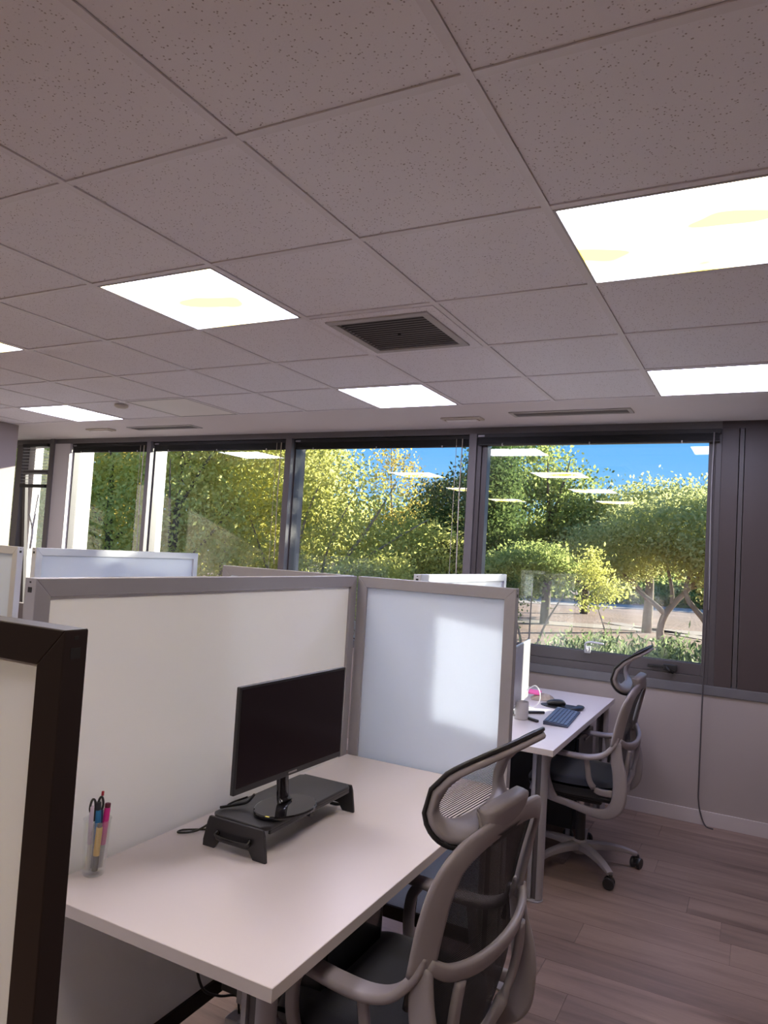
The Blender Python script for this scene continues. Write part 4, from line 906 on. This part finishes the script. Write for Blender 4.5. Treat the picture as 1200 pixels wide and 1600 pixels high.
tree('shrub', 'yellow-green shrub with thin stems right of the cypress', -16.1, 15.5, [(0.1, 0, 2.70, .7, .8, .30), (-0.5, 0, 2.55, .5, .6, .26), (0.7, 0, 2.50, .4, .5, .2)], LF_GR, 7000, 0.042, [[(0, 0, -0.05, .04), (-0.2, 0, 1, .03), (-0.5, 0, 2, .015)], [(0.05, 0, -0.05, .04), (0.3, 0, 1, .03), (0.7, 0, 1.9, .015)], [(0.02, 0, 0, .03), (0.05, 0, 2.1, .015)]], 17, csz=0.18, cat='shrub')
tree('shrub', 'bright yellow shrub in the middle of the right window', -10.6, 14.5, [(-0.25, 0, 2.5, .22, .3, .22), (0.1, 0, 2.1, .24, .3, .22), (-0.25, 0, 1.75, .2, .3, .08), (-0.2, 0, 2.8, .10, .2, .18)], LF_YG, 1900, 0.036, [[(0.3, 0, -0.05, .03), (0.1, 0, 1, .02), (-0.2, 0, 2.0, .01)]], 18, csz=0.13, cat='shrub')
for (az, d, s, lab) in [(-11.2, 9.5, 1.0, 'leafy oleander bush under the window handle outside'), (-9.0, 9.0, 0.9, 'pointed oleander bush between window handle and chair headrest'), (-6.0, 8.2, 0.8, 'low oleander bush at the foot of the forked-trunk tree'), (-3.6, 8.6, 0.95, 'oleander bush at the lower right corner of the right window'), (-13.2, 10.5, 0.7, 'small oleander bush by the pale monitor outside')]:
    x, y_ = polar(az, d); g = thing('oleander_bush', lab, 'bush', (x, y_, GZ), 0, None); rng = np.random.default_rng(int(az*10)+500)
    hb_ = 1.604-GZ-d*(0.095 if s > 0.9 else 0.115)
    cl = np.stack([rng.normal(0, 0.42*s, 46), rng.normal(0, 0.3*s, 46), hb_-0.05-np.abs(rng.normal(0, 0.25, 46))], 1)
    leaf_obj('foliage', leaves(rng, cl, 44, 0.085, 0.026, 1.0, 1.6, 1.7), LF_OLE, g)
    m = MB()
    for k in range(7): a = k*0.9; tube(m, [(0.05*math.cos(a), 0.05*math.sin(a), -0.02), (0.2*math.cos(a), 0.15*math.sin(a), hb_*0.5), (0.4*s*math.cos(a), 0.28*s*math.sin(a), hb_-0.2)], 0.012, 4)
    m.build('stems', M_BARK, g, smooth=True)
# a tree standing to the right of the view, between the low sun and the left-hand windows
tree('broadleaf_tree', 'tree to the right of the view that shades the left windows', 14.0, 15.6, [(0.1, 0, 6.6, 1.5, 1.3, 1.35), (0, 0.2, 5.3, 1.0, 1, 0.8)], LF_GR, 9500, 0.075, branchy(6.5, .14, 1.2, 30), 50, csz=0.3)
# window 3
tree('locust_tree', 'yellow tree with fanned bare branches outside the third window', -33.6, 17, [(-1.1, 0, 4.6, 1.6, 1.2, 1.4), (0.5, 0, 4.1, 1.3, 1, 1.1), (-0.9, 0, 2.8, 1.5, 1, 0.9), (1.2, 0.2, 2.6, 1.3, 1, .8), (-1.6, 0, 6.0, 1.2, 1, 0.9)], LF_YG, 17000, 0.050,
     [[(0, 0, -0.05, .14), (0.05, 0, .8, .10), (0.6, 0, 1.9, .07), (1.4, 0, 3.3, .045), (2.0, 0, 4.6, .015)], [(0.0, 0, .5, .10), (-0.2, 0, 1.8, .07), (-0.15, 0, 3.2, .05), (0.3, 0, 4.8, .015)], [(0.1, 0, 1.0, .07), (0.9, 0, 2.0, .05), (1.9, 0, 2.9, .035), (2.8, 0, 3.6, .012)], [(-0.05, 0, .8, .06), (-0.8, 0, 1.8, .045), (-1.4, 0, 3.4, .02)], [(0.3, 0, 1.4, .05), (0.5, 0, 2.8, .035), (1.1, 0, 4.4, .012)]], 21, csz=0.30)
tree('poplar_tree', 'slender sparse tree standing against the blue sky', -27.0, 21, [(0, 0, 4.6, .75, .7, 1.6), (-0.3, 0, 6.2, .45, .4, .8), (0.9, 0, 3.8, .7, .6, .8), (1.5, 0, 4.6, .25, .3, .5)], LF_OR, 2600, 0.055, [[(0, 0, -0.05, .09), (0.05, 0, 2.5, .05), (-0.1, 0, 4.5, .03), (-0.2, 0, 6.6, .012)], [(0.0, 0, 2.2, .03), (0.8, 0, 3.5, .02), (1.5, 0, 4.9, .008)]], 22, csz=0.2, per=12)
tree('round_tree', 'rounded yellow-green tree in the middle of the third window', -25.6, 18, [(0, 0, 2.6, 1.6, 1.2, .95), (-1.0, 0, 2.0, 1.0, 1, .7), (1.0, 0, 1.9, .9, .8, .6), (0.1, 0, 3.2, .8, .7, .5)], LF_YG, 15000, 0.050, branchy(2.8, .10, 1.2, 8, 5, 0.3), 23, csz=0.25)
tree('evergreen_oak', 'dark oak at the right side of the third window', -21.2, 19, [(0.2, 0, 3.9, 1.2, 1.1, 1.4), (-0.3, 0, 2.6, 1.1, 1, 1.0), (0.5, 0, 5.1, .7, .7, .8), (-0.7, 0, 4.0, .7, .6, .8)], LF_DK, 15000, 0.055, branchy(4.5, .11, 1.0, 9, 4, 0.4), 24, M_BARKD, csz=0.26)
tree('broadleaf_tree', 'amber-brown tree just left of the dark oak', -22.9, 25, [(0, 0, 4.4, 1.3, 1.1, 1.4), (-.4, 0, 3.0, 1.6, 1.1, 1.2)], LF_OR, 8000, 0.065, branchy(5, .12, 1.2, 10), 25, csz=0.32)
tree('broadleaf_tree', 'green background trees low behind the round tree', -27.5, 42, [(0, 0, 3.6, 5.5, 2, 2.2), (4, 0, 3.4, 4, 2, 2.2), (-5, 0, 3.9, 4, 2, 2.6)], LF_GR, 18000, 0.15, branchy(4, .2, 2, 11), 26, csz=0.7)
tree('shrub', 'low yellow-green bush left of the round tree', -29.0, 16, [(0, 0, 1.6, 1.3, .8, .8), (0.3, 0, 2.1, .7, .6, .5)], LF_YG, 8000, 0.045, branchy(1.6, .05, .8, 12), 27, csz=0.2, cat='shrub')
# windows 2 and 1, dense stand to the top
tree('broadleaf_tree', 'dense yellow-green tree at the right of the second window', -36.6, 20, [(0, 0, 5.2, 2.0, 1.6, 1.9), (-.3, 0, 2.9, 1.9, 1.5, 1.4), (0.4, 0, 7.0, 1.4, 1.2, 1.1)], LF_LT, 22000, 0.060, branchy(6.5, .12, 1.8, 13), 31, M_BARKD, csz=0.34)
tree('broadleaf_tree', 'green leafy tree in the middle of the second window', -40.2, 18, [(0, 0, 4.8, 1.9, 1.6, 2.0), (0, 0, 2.4, 1.9, 1.5, 1.3), (0, 0, 7.0, 1.6, 1.3, 1.3)], LF_YG, 21000, 0.060, branchy(7, .12, 1.8, 14), 32, M_BARKD, csz=0.32)
tree('broadleaf_tree', 'light yellow tree at the left of the second window', -44.0, 17, [(0, 0, 5.6, 1.6, 1.4, 1.8), (0.2, 0, 3.2, 1.7, 1.4, 1.5), (0, 0, 7.3, 1.3, 1.2, 1.0)], LF_LT, 21000, 0.055, branchy(7, .12, 1.6, 15), 33, M_BARKD, csz=0.30)
tree('broadleaf_tree', 'mixed green tree filling the leftmost tall window', -48.6, 18, [(0, 0, 5.4, 1.9, 1.5, 1.9), (0, 0, 3.0, 1.9, 1.5, 1.4), (0, 0, 7.3, 1.5, 1.2, 1.2)], LF_LT, 22000, 0.058, branchy(7, .12, 1.6, 16), 34, M_BARKD, csz=0.32)
tree('broadleaf_tree', 'amber tinged tree behind the leftmost tall window', -50.6, 23, [(0.5, 0, 4.4, 1.8, 1.5, 1.7), (0, 0, 7.0, 1.9, 1.5, 1.7)], LF_OR, 10000, 0.075, branchy(7, .12, 1.6, 17), 35, M_BARKD, csz=0.36)
tree('broadleaf_tree', 'green tree beyond the far left corner window', -54.5, 19, [(0, 0, 4.6, 2.2, 1.5, 2.0), (0, 0, 7.0, 1.9, 1.3, 1.4), (0, 0, 2.4, 2.2, 1.4, 1.3)], LF_YG, 16000, 0.07, branchy(7, .12, 1.6, 18), 36, M_BARKD, csz=0.36)
tree('broadleaf_tree', 'dark backing trees behind the left windows', -45, 30, [(0, 0, 5.5, 6.5, 2.0, 4.5), (-7, 0, 6.5, 5, 2.0, 5.0), (5.0, 0, 4.4, 3, 2.0, 3.0)], LF_LT, 34000, 0.15, branchy(7, .25, 2.5, 19), 37, M_BARKD, csz=0.8)
tree('hedge', 'long low hedge on the far side of the park ground', -11, 47, [(0, 0, 0.8, 9, 1.2, 1.3), (7, 0, 0.8, 5, 1.2, 1.1), (-8, 0, 0.9, 6, 1.2, 1.4)], LF_GR, 26000, 0.15, branchy(1.5, .06, 0.6, 33), 51, M_BARKD, csz=0.5, cat='hedge')
tree('broadleaf_tree', 'distant dark trees on the right horizon outside', -11, 75, [(0, 0, 4.2, 9, 3, 3.0), (7, 0, 4.0, 5, 3, 2.6), (-6, 0, 3, 6, 3, 2.0)], LF_DK, 20000, 0.22, branchy(6, .25, 2.5, 20), 38, M_BARKD, csz=0.9)
